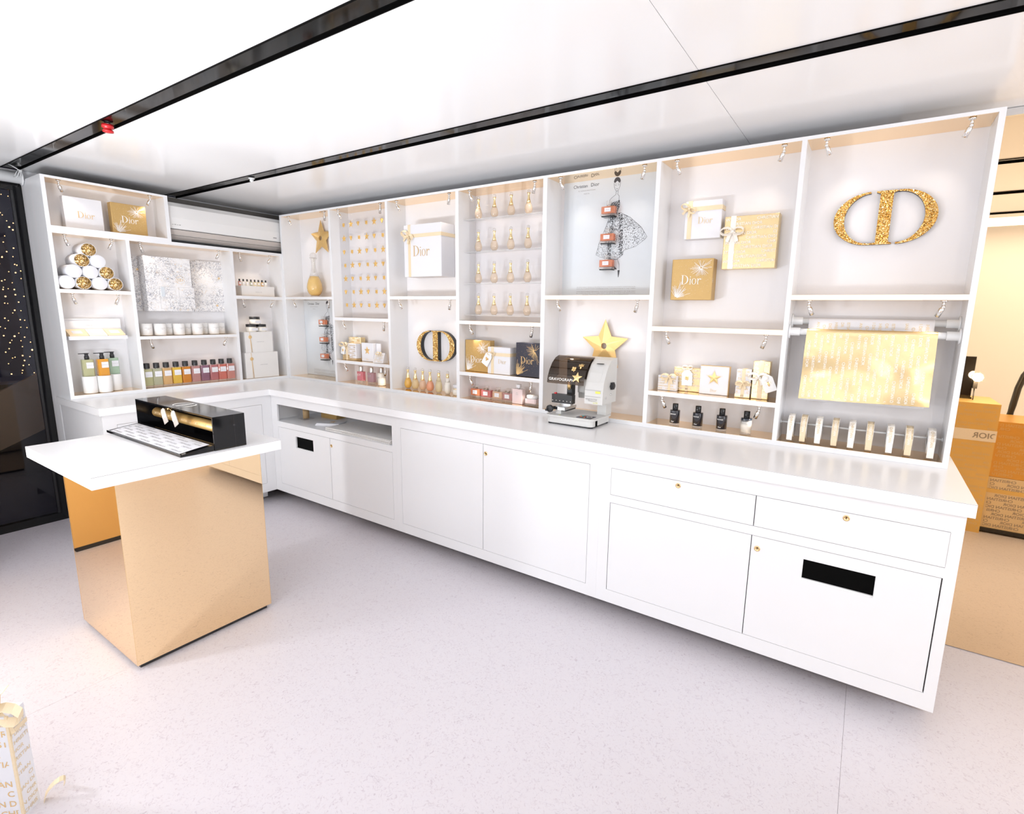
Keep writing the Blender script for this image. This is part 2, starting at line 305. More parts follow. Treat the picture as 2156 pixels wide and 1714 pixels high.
def dup(root, loc, label, rz=None):
    r = root.copy(); COL.objects.link(r); r.location = loc; r['label'] = label
    if rz is not None: r.rotation_euler = (0, 0, rz)
    for ch in [o for o in bpy.data.objects if o.parent == root]:
        c = ch.copy(); COL.objects.link(c); c.parent = r
        for g in [o for o in bpy.data.objects if o.parent == ch]:
            d = g.copy(); COL.objects.link(d); d.parent = c
    return r
def struct(name, mb, mat, label=None):
    o = mb.build(name, mat); o['kind'] = 'structure'
    if label: o['label'] = label
    return o
# ------------------------------------------------------------------ lettering
_tx = {}
def text(body, h, bold=0.0, space=1.0, align='CENTER'):   # flat letters in x,z (facing -y), cap height h, centred on x
    key = (body, bold, space, align)
    if key not in _tx:
        cu = bpy.data.curves.new('t', 'FONT'); cu.body = body; cu.size = 1; cu.align_x = align; cu.resolution_u = 3; cu.offset = bold; cu.space_character = space
        o = bpy.data.objects.new('t', cu); COL.objects.link(o); bpy.context.view_layer.update()
        me = bpy.data.meshes.new_from_object(o.evaluated_get(bpy.context.evaluated_depsgraph_get()))
        _tx[key] = ([tuple(v.co) for v in me.vertices], [tuple(p.vertices) for p in me.polygons])
        bpy.data.objects.remove(o); bpy.data.meshes.remove(me); bpy.data.curves.remove(cu)
    v, f = _tx[key]; k = h / 0.70
    mb = MB(); mb.add([(x * k, 0, y * k) for x, y, z in v], f); return mb
def ell(cx, cz, rx, rz, a0, a1, n): return [(cx + rx * math.cos(math.radians(a0 + (a1 - a0) * i / n)), cz + rz * math.sin(math.radians(a0 + (a1 - a0) * i / n))) for i in range(n + 1)]
def quad2(mb, x0, x1, z0, z1): mb.add([(x0, 0, z0), (x1, 0, z0), (x1, 0, z1), (x0, 0, z1)], [(0, 1, 2, 3)])
def wordmark(h):                                            # the serif word "Dior", cap height h, centred
    m = MB(1.2e-5 / h)
    quad2(m, .10, .22, .02, .98); quad2(m, 0, .36, 0, .025); quad2(m, 0, .36, .975, 1)
    m.ring(ell(.26, .5, .54, .5, -90, 90, 20), ell(.26, .5, .41, .475, -90, 90, 20), 0, closed=False)
    x = .93                                                 # i
    quad2(m, x + .05, x + .13, .02, .60); quad2(m, x, x + .18, 0, .02); m.add([(x, 0, .57), (x + .06, 0, .57), (x + .13, 0, .63), (x, 0, .595)], [(0, 1, 2, 3)])
    m.add([(p[0], 0, p[1]) for p in ell(x + .09, .80, .055, .055, 0, 330, 11)], [tuple(range(12))])
    m.ring(ell(1.43, .31, .25, .33, 0, 360, 24), ell(1.43, .31, .165, .30, 0, 360, 24), 0, closed=False)   # o
    x = 1.76                                                # r
    quad2(m, x + .06, x + .14, .02, .60); quad2(m, x, x + .22, 0, .02); m.add([(x, 0, .57), (x + .07, 0, .57), (x + .14, 0, .64), (x, 0, .595)], [(0, 1, 2, 3)])
    m.ring(ell(x + .30, .40, .17, .22, 180, 50, 8), ell(x + .32, .40, .14, .15, 180, 60, 8), 0, closed=False)
    m.add([(p[0], 0, p[1]) for p in ell(x + .39, .54, .065, .065, 0, 330, 11)], [tuple(range(12))])
    return m.xf(Matrix.Scale(h, 4) @ T(-1.08, 0, -.5))
def monogram(h, d=None, y0=0.0):                            # C and D crossing: height h, centred; d = depth of solid letters
    s = h / 0.23; m = MB(1e-5 if d is None else 0.0); y1 = None if d is None else y0 + d
    sc = lambda L: [(x * s, z * s) for x, z in L]
    m.ring(sc(ell(-.052, 0, .142, .115, 93, 270, 28)), sc(ell(-.052, 0, .100, .108, 93, 270, 28)), y0, y1, closed=False)
    st = sc([(-.022, -.106), (-.052, -.110), (-.052, -.115), (.040, -.115), (.040, -.110), (.027, -.104), (.027, .104), (.045, .110), (.036, .115), (-.037, .115), (-.037, .110), (-.022, .104)])
    st2 = [st[0], st[5], st[6], st[11]]
    if d is None: m.add([(x, y0, z) for x, z in st], [(0, 1, 2, 3, 4, 5), (0, 5, 6, 11), (6, 7, 8, 9, 10, 11)])
    else: m.prism(st, y0, y1)
    m.ring(sc(ell(.052, 0, .142, .115, 92.9, -89, 28)), sc(ell(.052, 0, .097, .108, 94.2, -89, 28)), y0, y1, closed=False)
    return m
def firework(cx, cz, R, n, seed, w=0.0008, dots=True, a0=0, a1=360, lines=True):
    rnd = random.Random(seed); m = MB()
    for i in range(n):
        a = math.radians(a0 + (a1 - a0) * (i + rnd.random() * .7) / n); L = R * (0.45 + .55 * rnd.random()); r0 = R * .06
        dx, dz = math.cos(a), math.sin(a); px, pz = -dz * w, dx * w; yo = -5e-6 * i
        if lines: m.add([(cx + dx * r0 - px, yo, cz + dz * r0 - pz), (cx + dx * L - px, yo, cz + dz * L - pz), (cx + dx * L + px, yo, cz + dz * L + pz), (cx + dx * r0 + px, yo, cz + dz * r0 + pz)], [(0, 1, 2, 3)])
        if dots:
            for k in range(2):
                q = R * (.4 + .75 * rnd.random()); b = a + (rnd.random() - .5) * .4; x, z = cx + math.cos(b) * q, cz + math.sin(b) * q; e = w * 1.1
                m.add([(x - e, yo, z), (x, yo, z - e), (x + e, yo, z), (x, yo, z + e)], [(0, 1, 2, 3)])
    return m
def clip_rect(mb, x0, x1, z0, z1):                          # keep only faces inside a rectangle (print stops at the box edge)
    keep = [k for k, f in enumerate(mb.f) if all(x0 <= mb.v[i][0] <= x1 and z0 <= mb.v[i][2] <= z1 for i in f)]
    mb.f = [mb.f[k] for k in keep]; mb.sm = [mb.sm[k] for k in keep]; return mb
def pattern(x0, x1, z0, z1, h, rows, body='CHRISTIAN DIOR', gap=1.35, shift=0.45, bold=0.012):   # rows of repeated words filling a rectangle
    m = MB(); t = text(body, h, bold); wd = max(v[0] for v in t.v) - min(v[0] for v in t.v)
    for r in range(rows):
        z = z1 - (z1 - z0) * (r + .5) / rows - h / 2; x = x0 - wd * gap + ((r * shift) % 1.0) * wd * gap
        while x < x1 + wd: m.join(t, T(x, 0, z)); x += wd * gap
    return clip_rect(m, x0, x1, z0, z1)
# ================================================================== THE SETTING
ZC, ZT = 0.93, 2.3434; CEIL = 2.415; XW, YB, YF, XR = -0.42, 0.29, -3.3, 7.6
# floor: three sheets with welded seams
fl = bpy.data.objects.new('floor', None); COL.objects.link(fl); tag(fl, 'pale lilac marbled sheet floor', kind='structure')
for x0, x1 in ((XW - .03, 1.8496), (1.8504, 4.4696), (4.4704, XR)): MB().box(x0, x1, YF, YB + .05, -.02, 0).build('sheet', 'floor_sheet', fl)
MB().box(XW - .03, XR, YF, YB + .05, -.03, -.004).build('seam_backing', 'floor_sheet', fl)
# ceiling: glossy white panels between black channels
ce = bpy.data.objects.new('ceiling', None); COL.objects.link(ce); tag(ce, 'glossy white ceiling panels between black channels', kind='structure')
bands = [(YF, -2.53), (-2.44, -1.645), (-1.555, -.715), (-.615, YB + .05)]
for y0, y1 in bands:
    for x0, x1 in ((XW - .03, 3.769), (3.771, XR)): MB().box(x0, x1, y0, y1, CEIL, CEIL + .02).build('panel', 'ceiling_panel', ce)
MB().box(XW - .03, XR, YF, YB + .05, CEIL + .03, CEIL + .05).build('deck', 'shade_grey', ce)
for i, (y0, y1) in enumerate(((-2.53, -2.44), (-1.645, -1.555), (-.715, -.615))):
    t = bpy.data.objects.new('trim_%d' % (i + 1), None); COL.objects.link(t); tag(t, 'glossy black ceiling channel number %d from the far wall' % (3 - i), kind='structure')
    MB().box(XW, XR, y0 + .004, y1 - .004, CEIL + .004, CEIL + .028).build('channel', 'channel_black', t)
    MB().box(XW, XR, y0, y0 + .004, CEIL - .004, CEIL + .02).box(XW, XR, y1 - .004, y1, CEIL - .004, CEIL + .02).build('edge_profile', 'black_void', t)
# walls
struct('wall_back', MB().box(XW - .03, XR, YB, YB + .05, 0, CEIL), 'wall_paint')
struct('wall_front', MB().box(XW - .03, XR, YF - .05, YF, 0, CEIL), 'wall_paint')
struct('wall_right', MB().box(XR, XR + .05, YF, YB, 0, CEIL), 'wall_paint')
DY0, DY1, DZ = -2.95, -1.548, 2.335
wl = MB().box(XW - .05, XW, DY1, YB, 0, CEIL).box(XW - .05, XW, YF, DY0, 0, CEIL).box(XW - .05, XW, DY0, DY1, DZ, CEIL)
struct('wall_left', wl, 'wall_paint')
# return of the side wall beside the hutch
struct('trim_4', MB().box(XW + .001, -.2801, -1.549, -1.45, 0, ZT), 'wall_paint', 'narrow white wall return between glass door and shelving')
# wall strip coloured dark to stand for the shade above the hutches
struct('trim_5', MB().box(XW + .001, XW + .011, -1.44, .28, 2.30, CEIL - .006), 'shade_grey', 'upper wall strip above the shelving, coloured dark as shade')
# glass door in the side wall
dr = bpy.data.objects.new('door_1', None); COL.objects.link(dr); tag(dr, 'black framed glass door looking out to the night', kind='structure'); dr.location = (XW, (DY0 + DY1) / 2, 0)
def dpart(name, mb, mat): o = mb.xf(T(-XW, -(DY0 + DY1) / 2, 0)).build(name, mat, dr); return o
g = .045
dpart('frame', MB().box(XW - .045, XW + .004, DY1 - g, DY1, 0, DZ).box(XW - .045, XW + .004, DY0, DY0 + g, 0, DZ).box(XW - .045, XW + .004, DY0 + g, DY1 - g, 0, .055).box(XW - .045, XW + .004, DY0 + g, DY1 - g, DZ - .05, DZ), 'black_gloss')
dpart('gasket', MB().box(XW - .03, XW - .004, DY1 - g - .012, DY1 - g, .055, DZ - .05).box(XW - .03, XW - .004, DY0 + g, DY0 + g + .012, .055, DZ - .05), 'black_plastic')
dpart('pane', MB().box(XW - .02, XW - .012, DY0 + g, DY1 - g, .055, DZ - .05), 'door_glass')
# outside, seen through the door
struct('floor_outside', MB().box(-7, XW - .06, -8, 3, -.12, -.1), 'outdoor_floor')
struct('wall_outside', MB().box(-6.2, -6.1, -8, 4, -.1, 4), 'outdoor_wall')
tp = thing('tan_panel', 'slanting tan panel outside the glass door', 'panel', (-1.3, -1.6, 0))
MB().add([(-.02, -1.2, .27), (-.02, .62, 1.21), (-.02, .62, .72), (-.02, -1.2, -.09), (.02, -1.2, .27), (.02, .62, 1.21), (.02, .62, .72), (.02, -1.2, -.09)],
         [(0, 1, 2, 3), (7, 6, 5, 4), (0, 4, 5, 1), (1, 5, 6, 2), (2, 6, 7, 3), (3, 7, 4, 0)]).build('face_board', 'outdoor_tan', tp)
MB().box(-.05, -.02, -1.1, -1.06, -.1, .2).build('support_post', 'black_plastic', tp); MB().box(-.05, -.02, .5, .54, -.1, .9).build('support_post', 'black_plastic', tp)
cb = thing('crate', 'dark crate on the ground outside the glass door', 'crate', (-2.6, -1.5, -.1))
MB().box(-.2, .2, -.5, .35, 0, .9).build('body', 'black_plastic', cb); MB().box(-.22, .22, -.52, .37, .9, .93).build('lid', 'outdoor_wall', cb)
rnd = random.Random(5)
struct('trim_6', MB().box(-2.4, -.9, -2.6, -.9, 2.92, 2.97), 'outdoor_wall', 'dark canopy outside holding the fairy lights')
for k in range(9):
    y = -1.66 + k * .047; x = -1.25 - .5 * rnd.random()
    s = thing('string_light', ['nearest the white wall return', 'second from the wall return', 'third from the wall return', 'fourth from the wall return', 'fifth from the wall return', 'sixth from the wall return', 'seventh from the wall return', 'eighth from the wall return', 'farthest from the wall return'][8 - k] + ', hanging strand of warm fairy lights outside', 'string lights', (x, y, 0), group='fairy light strands outside the door')
    m = MB(); wpts = []
    for j in range(30):
        z = .98 + j * .062 + rnd.random() * .03; dx, dy = (rnd.random() - .5) * .12, (rnd.random() - .5) * .07
        m.ball((dx, dy, z), .003 + .0035 * rnd.random() ** 2, 6, 4); wpts.append((dx, dy, z))
    m.build('bulbs', 'bulb_glow', s); MB().tube(wpts + [(0, 0, 2.9195)], .0008, 4).build('wire', 'black_plastic', s)
rb = thing('roller_blind', 'rolled white blind above the glass door', 'blind', (-.365, DY1, 2.358))
MB().lathe([(.036, -1.36), (.036, -.012)], axis='y', seg=20).build('roll', 'white_plastic', rb)
MB().lathe([(.044, -.012), (.044, -.006), (.02, -.004)], axis='y', seg=20).build('end_cap', 'white_plastic', rb)
MB().box(-.05, .02, -.02, -.004, .0, .05).build('bracket', 'white_plastic', rb)
# tinted mirror wall to the right of the hutch
mw = thing('wall_mirror', 'large gold tinted mirror on the wall right of the shelving', 'mirror', (6.0, YB, 0))
MB().box(-1.6, 1.6, -.012, 0, .004, CEIL - .012).build('pane', 'wall_mirror', mw)
MB().box(-1.6, 1.6, -.02, -.0, CEIL - .03, CEIL - .002).build('top_rail', 'steel', mw)

# ================================================================== SHELVING
COLS = [(.0211, .6654), (.6887, 1.3261), (1.3499, 2.0017), (2.0283, 2.6821), (2.7099, 3.3702), (3.3934, 4.0395), (4.0601, 4.704)]
SH = [[(1.632, 1.653)], [(1.464, 1.488), (1.116, 1.140)], [(1.632, 1.655)], [(1.468, 1.491), (1.119, 1.143)], [(1.633, 1.656)], [(1.467, 1.490), (1.116, 1.139)], [(1.632, 1.653)]]
ZB, ZTI, DEP = .954, 2.329, .179
def mirror_pair(parent, M, x0, x1, z0, z1):
    e = .0008
    MB().box(x0 + e, x1 - e, .004, DEP - .001, z0, z0 + e).xf(M).build('floor_mirror', 'gold_mirror', parent)
    MB().box(x0 + e, x1 - e, .004, DEP - .001, z1 - e, z1).xf(M).build('top_mirror', 'gold_mirror', parent)
I4 = Matrix.Identity(4)
hm = thing('display_shelving', 'long white display shelving with seven bays along the far wall', 'shelving', (2.36, .1, ZC)); Mh = T(-2.36, -.1, -ZC)
MB().box(0, 4.7248, DEP, .2, ZC + .0005, ZT).xf(Mh).build('back_panel', 'niche', hm)
MB().box(0, 4.7248, 0, DEP, ZTI, ZT).xf(Mh).build('top_board', 'laminate', hm)
MB().box(0, 4.7248, 0, DEP, ZC + .0005, ZB).xf(Mh).build('bottom_board', 'laminate', hm)
MB().box(0, .0211, 0, DEP, ZB, ZTI).xf(Mh).build('side_panel', 'laminate', hm)
MB().box(4.704, 4.7248, 0, DEP, ZB, ZTI).xf(Mh).build('side_panel', 'laminate', hm)
for i in range(6): MB().box(COLS[i][1], COLS[i + 1][0], 0, DEP, ZB, ZTI).xf(Mh).build('divider', 'laminate', hm)
NICHE = []
for i, (x0, x1) in enumerate(COLS):
    lv = [ZTI] + [v for s in SH[i] for v in (s[1], s[0])] + [ZB]
    for a, b in SH[i]: MB().box(x0, x1, 0, DEP, a, b).xf(Mh).build('shelf', 'laminate', hm)
    for k in range(0, len(lv), 2): NICHE.append(('m', x0, x1, lv[k + 1], lv[k])); mirror_pair(hm, Mh, x0, x1, lv[k + 1], lv[k])
# left unit: local x = world y, local -y faces +x
hl = thing('display_shelving', 'white stepped shelving unit on the left side wall', 'shelving', (-.1, -.78, ZC)); Ml = T(.1, .78, -ZC) @ RZ(PI / 2)
LY = dict(o0=-1.5605, i0=-1.5394, a1=-1.150, d0=-1.128, d1=-.442, f0=-.421, f1=-.0211, t1=-.885, to=-.8604)
def lb(x0, x1, z0, z1, name, mat='laminate', y0=0, y1=DEP): return MB().box(x0, x1, y0, y1, z0, z1).xf(Ml).build(name, mat, hl)
lb(LY['o0'], -.0005, ZC + .0005, 2.02, 'back_panel', 'niche', DEP, .2); lb(LY['o0'], LY['to'], 2.0205, ZT, 'back_panel', 'niche', DEP, .2)
lb(LY['o0'], LY['to'], ZTI, ZT, 'top_board'); lb(LY['o0'], -.0005, ZC + .0005, ZB, 'bottom_board')
lb(LY['o0'], LY['i0'], ZB, ZTI, 'side_panel'); lb(LY['t1'], LY['to'], 2.022, ZTI, 'side_panel'); lb(LY['f1'], -.0005, ZB, 1.998, 'side_panel')
MB().box(LY['o0'], LY['o0'] + .02, .2, .279, ZC + .0005, ZT).xf(Ml).build('side_filler', 'laminate', hl)
lb(LY['i0'], LY['t1'], 1.998, 2.043, 'shelf'); lb(LY['t1'], -.0005, 1.998, 2.022, 'top_board')
lb(LY['a1'], LY['d0'], ZB, 1.998, 'divider'); lb(LY['d1'], LY['f0'], ZB, 1.998, 'divider')
lb(LY['i0'], LY['a1'], 1.627, 1.651, 'shelf'); lb(LY['d0'], LY['d1'], 1.314, 1.336, 'shelf'); lb(LY['f0'], LY['f1'], 1.624, 1.650, 'shelf')
for x0, x1, z0, z1 in ((LY['i0'], LY['t1'], 2.043, ZTI), (LY['i0'], LY['a1'], 1.651, 1.998), (LY['i0'], LY['a1'], ZB, 1.627), (LY['d0'], LY['d1'], 1.336, 1.998), (LY['d0'], LY['d1'], ZB, 1.314), (LY['f0'], LY['f1'], 1.650, 1.998), (LY['f0'], LY['f1'], ZB, 1.624)):
    NICHE.append(('l', x0, x1, z0, z1)); mirror_pair(hl, Ml, x0, x1, z0, z1)
# spotlights: two in every bay
def make_spot(label, loc, rz, lean):
    s = thing('spotlight', label, 'spotlight', loc, rz, 'small chrome spotlights in the bays')
    MB().lathe([(.013, 0), (.013, -.004), (.007, -.006)], seg=14).build('flange', 'chrome', s)
    MB().lathe([(.0055, -.005), (.0055, -.022)], seg=10).ball((0, 0, -.026), .0078, 10, 6).build('joint', 'chrome', s)
    a = Matrix.Translation((0, 0, -.026)) @ RY(lean) @ RX(math.radians(14))
    h = MB().lathe([(.006, -.004), (.0098, -.010), (.0098, -.044), (.0085, -.044), (.0080, -.038)], seg=14).xf(a).build('head', 'chrome', s)
    MB().lathe([(.0078, -.0405), (.0001, -.0405)], seg=12).xf(a).build('lens', 'lens_glow', h)
    d = bpy.data.lights.new('spot_lamp', 'SPOT'); d.energy = 2.1; d.color = (1.0, 0.86, 0.72); d.spot_size = math.radians(100); d.spot_blend = 1.0; d.shadow_soft_size = .01
    lo = bpy.data.objects.new('spot_lamp', d); COL.objects.link(lo); lo.parent = s; lo.matrix_local = a @ T(0, 0, -.046)
    return s
NN = ['the bay with the tall amphora bottle', 'the bay with the leftmost fashion poster', 'the bay with the charm grid', 'the bay with the star box', 'the bay with the three silver capped bottles', 'the bay with the big white box', 'the bay with the black sided monogram',
      'the bay with the grid of small bottles', 'the bay with the navy box', 'the bay with the square pink bottles', 'the bay with the larger fashion poster', 'the bay behind the engraving machine', 'the bay with three boxes on its back wall',
      'the bay with the bee tag', 'the bay with the black bottles', 'the rightmost top bay with the glitter monogram', 'the bay with the wrapping paper', 'the bay with two square boxes near the ceiling', 'the bay with the stacked tubes',
      'the bay with the soap set', 'the bay with the drawn calendar', 'the bay with ten coloured bottles', 'the bay with the miniature bottles', 'the bay with the stacked cream boxes']
for nm, (sd, x0, x1, z0, z1) in zip(NN, NICHE):
    off = .075 if (x1 - x0) > .5 else .07
    for k, x in enumerate((x0 + off, x1 - off)):
        lean = math.radians(-22) * (1 if k == 0 else -1)
        lab = 'chrome spotlight at upper %s of %s' % ('left' if k == 0 else 'right', nm)
        if sd == 'm': make_spot(lab, (x, .024, z1 - .002), 0, lean)
        else: make_spot(lab, (-.03, x, z1 - .002), PI / 2, lean)
# ================================================================== BASE CABINETS AND WORKTOP
W1, W2, ZCB = -.488, .4963, .881; YC, XC = -.4685, .4767; XCR, XCE = 4.7613, 4.742
wt = thing('worktop', 'long white L shaped worktop below the shelving', 'worktop', (2.4, -.2, ZCB))
poly = [(-.25, -1.5705), (W2, -1.5705), (W2, W1), (XCR, W1), (XCR, .279), (-.25, .279)]
MB().prism_z([(x - 2.4, y + .2) for x, y in poly], 0, ZC - ZCB).build('slab', 'worktop', wt)
e = MB(); t_ = .0012                                        # thin edge-band joint line
for (xa, ya), (xb, yb) in ((poly[0], poly[1]), (poly[1], poly[2]), (poly[2], poly[3]), (poly[3], poly[4])):
    if ya == yb: e.box(xa - 2.4, xb - 2.4, ya + .2 - .0003, ya + .2, ZC - ZCB - .0022, ZC - ZCB - .0008)
    else: e.box(xa - 2.4, xa - 2.4 + .0003, ya + .2, yb + .2, ZC - ZCB - .0022, ZC - ZCB - .0008)
e.build('edge_line', 'grey_ink', wt)
GAP = .0018
def cab(label, x0, x1, fronts, frame_boxes, loc, rz, depth=.44, body_cells=None, end=None):
    """local x along the front, front face at y=0 towards -y. fronts: (kind,x0,x1,z0,z1,lock,slot)"""
    c = thing('base_cabinet', label, 'cabinet', loc, rz)
    MB().box(x0, x1, .019, depth, .10, ZCB - .001).build('carcass', 'laminate', c) if not body_cells else body_cells(c)
    MB().box(x0 + .02, x1 - .02, .012, .0188, .11, ZCB - .02).build('gap_shade_sheet', 'dark_gap', c) if not body_cells else None  # dark sheet behind the fronts, its colour gives the gaps their shade
    f = MB()
    for b in frame_boxes: f.box(b[0], b[1], 0, .0118, b[2], b[3])
    f.build('face_frame', 'laminate', c)
    MB().box(x0 + .02, x1 - .001, .14, .155, .012, .0998).build('plinth', 'shade_grey' if rz == 0 else 'laminate', c)  # main-run plinth coloured dark as the shade under the cabinets
    for kd, a, b, z0, z1, lock, slot in fronts:
        a, b, z0, z1 = a + GAP, b - GAP, z0 + GAP, z1 - GAP
        p = MB()
        if slot:
            s0, s1, t0, t1 = slot
            p.box(a, s0, 0, .0117, z0, z1).box(s1, b, 0, .0117, z0, z1).box(s0, s1, 0, .0117, z0, t0).box(s0, s1, 0, .0117, t1, z1)
        else: p.box(a, b, 0, .0117, z0, z1)
        d = p.build(kd, 'laminate', c)
        if slot: MB().box(s0 - .004, s1 + .004, .0119, .016, t0 - .004, t1 + .004).build('waste_slot', 'black_void', d); MB().box(s0, s1, .0035, .0116, t0, t0 + .006).build('slot_lip', 'white_plastic', d)  # flat black sheet stands for the shade inside the opening
        if lock:
            lx, lz = lock
            k = MB().lathe([(.012, .001), (.012, -.002), (.010, -.003), (.0075, -.003), (.0072, -.0018), (.0001, -.0018)], (lx, 0, lz), 18, 'y').build('lock', 'brass', d)
            MB().box(lx - .001, lx + .001, -.0022, -.0015, lz - .004, lz + .004).build('keyhole', 'black_void', k) if False else MB().box(lx - .0012, lx + .0012, -.0024, -.0017, lz - .004, lz + .004).build('keyhole', 'black_void', d)
    return c
L0 = (0, YC, 0)
OPX0, OPX1, OZ0, OZ1 = .555, 1.85, .679, .813
def cells(c):
    MB().box(XC, XC + .018, .012, .44, .10, ZCB - .001).box(1.872, 1.89, .012, .44, .10, ZCB - .001).box(XC + .018, 1.872, .012, .44, .10, .118).box(XC + .018, 1.872, .012, .44, OZ1 + .01, ZCB - .001).build('carcass', 'laminate', c)
    MB().box(XC + .018, 1.872, .012, .42, OZ0 - .018, OZ0).build('shelf', 'laminate', c)
    MB().box(XC + .018, 1.872, .42, .44, .118, OZ1 + .01).build('back_board', 'laminate', c)
    MB().box(XC + .02, 1.87, .012, .0188, .12, OZ0 - .02).build('gap_shade_sheet', 'dark_gap', c)
cab('white base cabinet with open shelf above two doors in the corner', XC, 1.89,
    [('door', .555, 1.20, .168, .635, None, (.781, .999, .490, .586)), ('door', 1.20, 1.852, .168, .635, (1.216, .579), None)],
    [(XC, .555, .10, ZCB - .002), (1.852, 1.89, .10, ZCB - .002), (.555, 1.852, .10, .168), (.555, 1.852, .635, OZ0), (.555, 1.852, OZ1, ZCB - .002)], L0, 0, body_cells=cells)
cab('white base cabinet with two plain wide doors mid run', 1.8902, 3.345,
    [('door', 1.933, 2.6055, .1625, .810, None, None), ('door', 2.6055, 3.286, .1625, .810, (2.625, .755), None)],
    [(1.8902, 1.933, .10, ZCB - .002), (3.286, 3.345, .10, ZCB - .002), (1.933, 3.286, .10, .1625), (1.933, 3.286, .810, ZCB - .002)], L0, 0)
cab('white base cabinet with two drawers above two doors at the near end', 3.3452, XCE,
    [('drawer', 3.401, 4.0625, .674, .811, (3.732, .787), None), ('drawer', 4.0625, 4.708, .674, .811, (4.39, .788), None), ('door', 3.403, 4.060, .168, .634, None, None), ('door', 4.060, 4.703, .168, .634, (4.086, .578), (4.262, 4.509, .490, .581))],
    [(3.3452, 3.4015, .10, ZCB - .002), (4.7055, XCE, .10, ZCB - .002), (3.4015, 4.7055, .10, .168), (3.4015, 4.7055, .634, .674), (3.4015, 4.7055, .811, ZCB - .002)], L0, 0)
cab('white base cabinet below the left shelving with two doors', -1.554, YC - .0006,
    [('door', -1.482, -1.013, .173, .8125, None, None), ('door', -1.013, -.545, .173, .8125, (-1.03, .77), None)],
    [(-1.554, -1.482, .10, ZCB - .002), (-.545, YC - .0006, .10, ZCB - .002), (-1.482, -.545, .10, .173), (-1.482, -.545, .8125, ZCB - .002)], (XC, 0, 0), PI / 2, depth=.72)
for k, (x, y) in enumerate(((2.4, -.20), (3.15, -.30), (3.22, -.30), (4.3, -.20))):
    f = thing('levelling_foot', ['grey levelling foot under the middle cabinet, leftmost', 'grey levelling foot under the middle cabinet, second from left', 'grey levelling foot under the middle cabinet near the drawers', 'grey levelling foot under the drawer cabinet'][k], 'foot', (x, y, 0), group='levelling feet')
    MB().lathe([(.013, 0), (.013, .006), (.009, .012)], seg=12).build('pad', 'white_plastic', f); MB().lathe([(.008, .01), (.008, .0998)], seg=10).build('stem', 'steel', f)
# ================================================================== AIR CONDITIONER
ac = thing('air_conditioner', 'white wall air conditioner above the left shelving', 'air conditioner', (-.2, -.42, 2.03)); Ma = T(.2, .42, -2.03)
y0, y1 = -.857, .17
prof = [(-.38, 2.05), (-.10, 2.052), (-.062, 2.085), (-.035, 2.12), (-.028, 2.20), (-.036, 2.285), (-.07, 2.315), (-.38, 2.325)]
def yprism(pr, a, b):
    n = len(pr); v = [(x, a, z) for x, z in pr] + [(x, b, z) for x, z in pr]
    return MB().add(v, [tuple(range(n)), tuple(range(2 * n - 1, n - 1, -1))] + [((i + 1) % n, i, n + i, n + (i + 1) % n) for i in range(n)])
yprism(prof, y0, y1).xf(Ma).build('body', 'ac_white', ac)
yprism([(-.030, 2.125), (-.022, 2.20), (-.030, 2.282), (-.034, 2.282), (-.028, 2.20), (-.034, 2.125)], y0 + .004, y1 - .06).xf(Ma).build('front_panel', 'ac_white', ac)
yprism([(-.058, 2.086), (-.034, 2.117), (-.030, 2.117), (-.054, 2.082)], y0 + .01, y1 - .12).xf(Ma).build('louvre', 'ac_grey', ac)
yprism([(-.094, 2.056), (-.062, 2.080), (-.059, 2.077), (-.090, 2.052)], y0 + .01, y1 - .12).xf(Ma).build('louvre', 'ac_grey', ac)
yprism([(-.034, 2.118), (-.0335, 2.121), (-.030, 2.121), (-.0305, 2.118)], y0 + .004, y1 - .02).xf(Ma).build('gap_line', 'dark_gap', ac)
m = MB()
for k in range(4): m.box(-.0262, -.0258, -.835 + k * .016, -.824 + k * .016, 2.150, 2.153 + .002 * (k % 2))
m.xf(Ma).build('badge', 'grey_ink', ac)
MB().box(-.0262, -.0258, -.05, -.02, 2.148, 2.156).xf(Ma).build('badge', 'grey_ink', ac)
# ceiling fittings
sp = thing('sprinkler_head', 'red capped sprinkler head on the ceiling channel', 'sprinkler', (1.19, -1.60, CEIL))
MB().lathe([(.012, .004), (.012, -.004)], seg=12).build('neck', 'steel', sp); MB().lathe([(.016, -.002), (.024, -.004), (.024, -.018), (.018, -.020), (.018, -.028), (.022, -.030), (.022, -.038), (.004, -.040)], seg=16).build('cap', 'red_plastic', sp)
nz = thing('ceiling_nozzle', 'small white nozzle on the far ceiling channel', 'nozzle', (.775, -.665, CEIL))
MB().lathe([(.020, 0), (.020, -.006), (.014, -.008)], seg=14).build('plate', 'white_plastic', nz); MB().lathe([(.012, -.008), (.012, -.022), (.004, -.026)], seg=12).build('tip', 'white_plastic', nz)
cb = thing('loose_cable', 'loose white cables hanging at the end of the ceiling channel', 'cable', (-.30, -1.60, CEIL))
for k in range(3): MB().tube([(.02 * k, -.02 * k, .004), (.03 * k + .03, .01, -.02 - .01 * k), (.01 - .04 * k, .02 * k, -.05), (-.03, .01 * k, -.062)], .0022, 6).build('strand', 'white_plastic', cb)
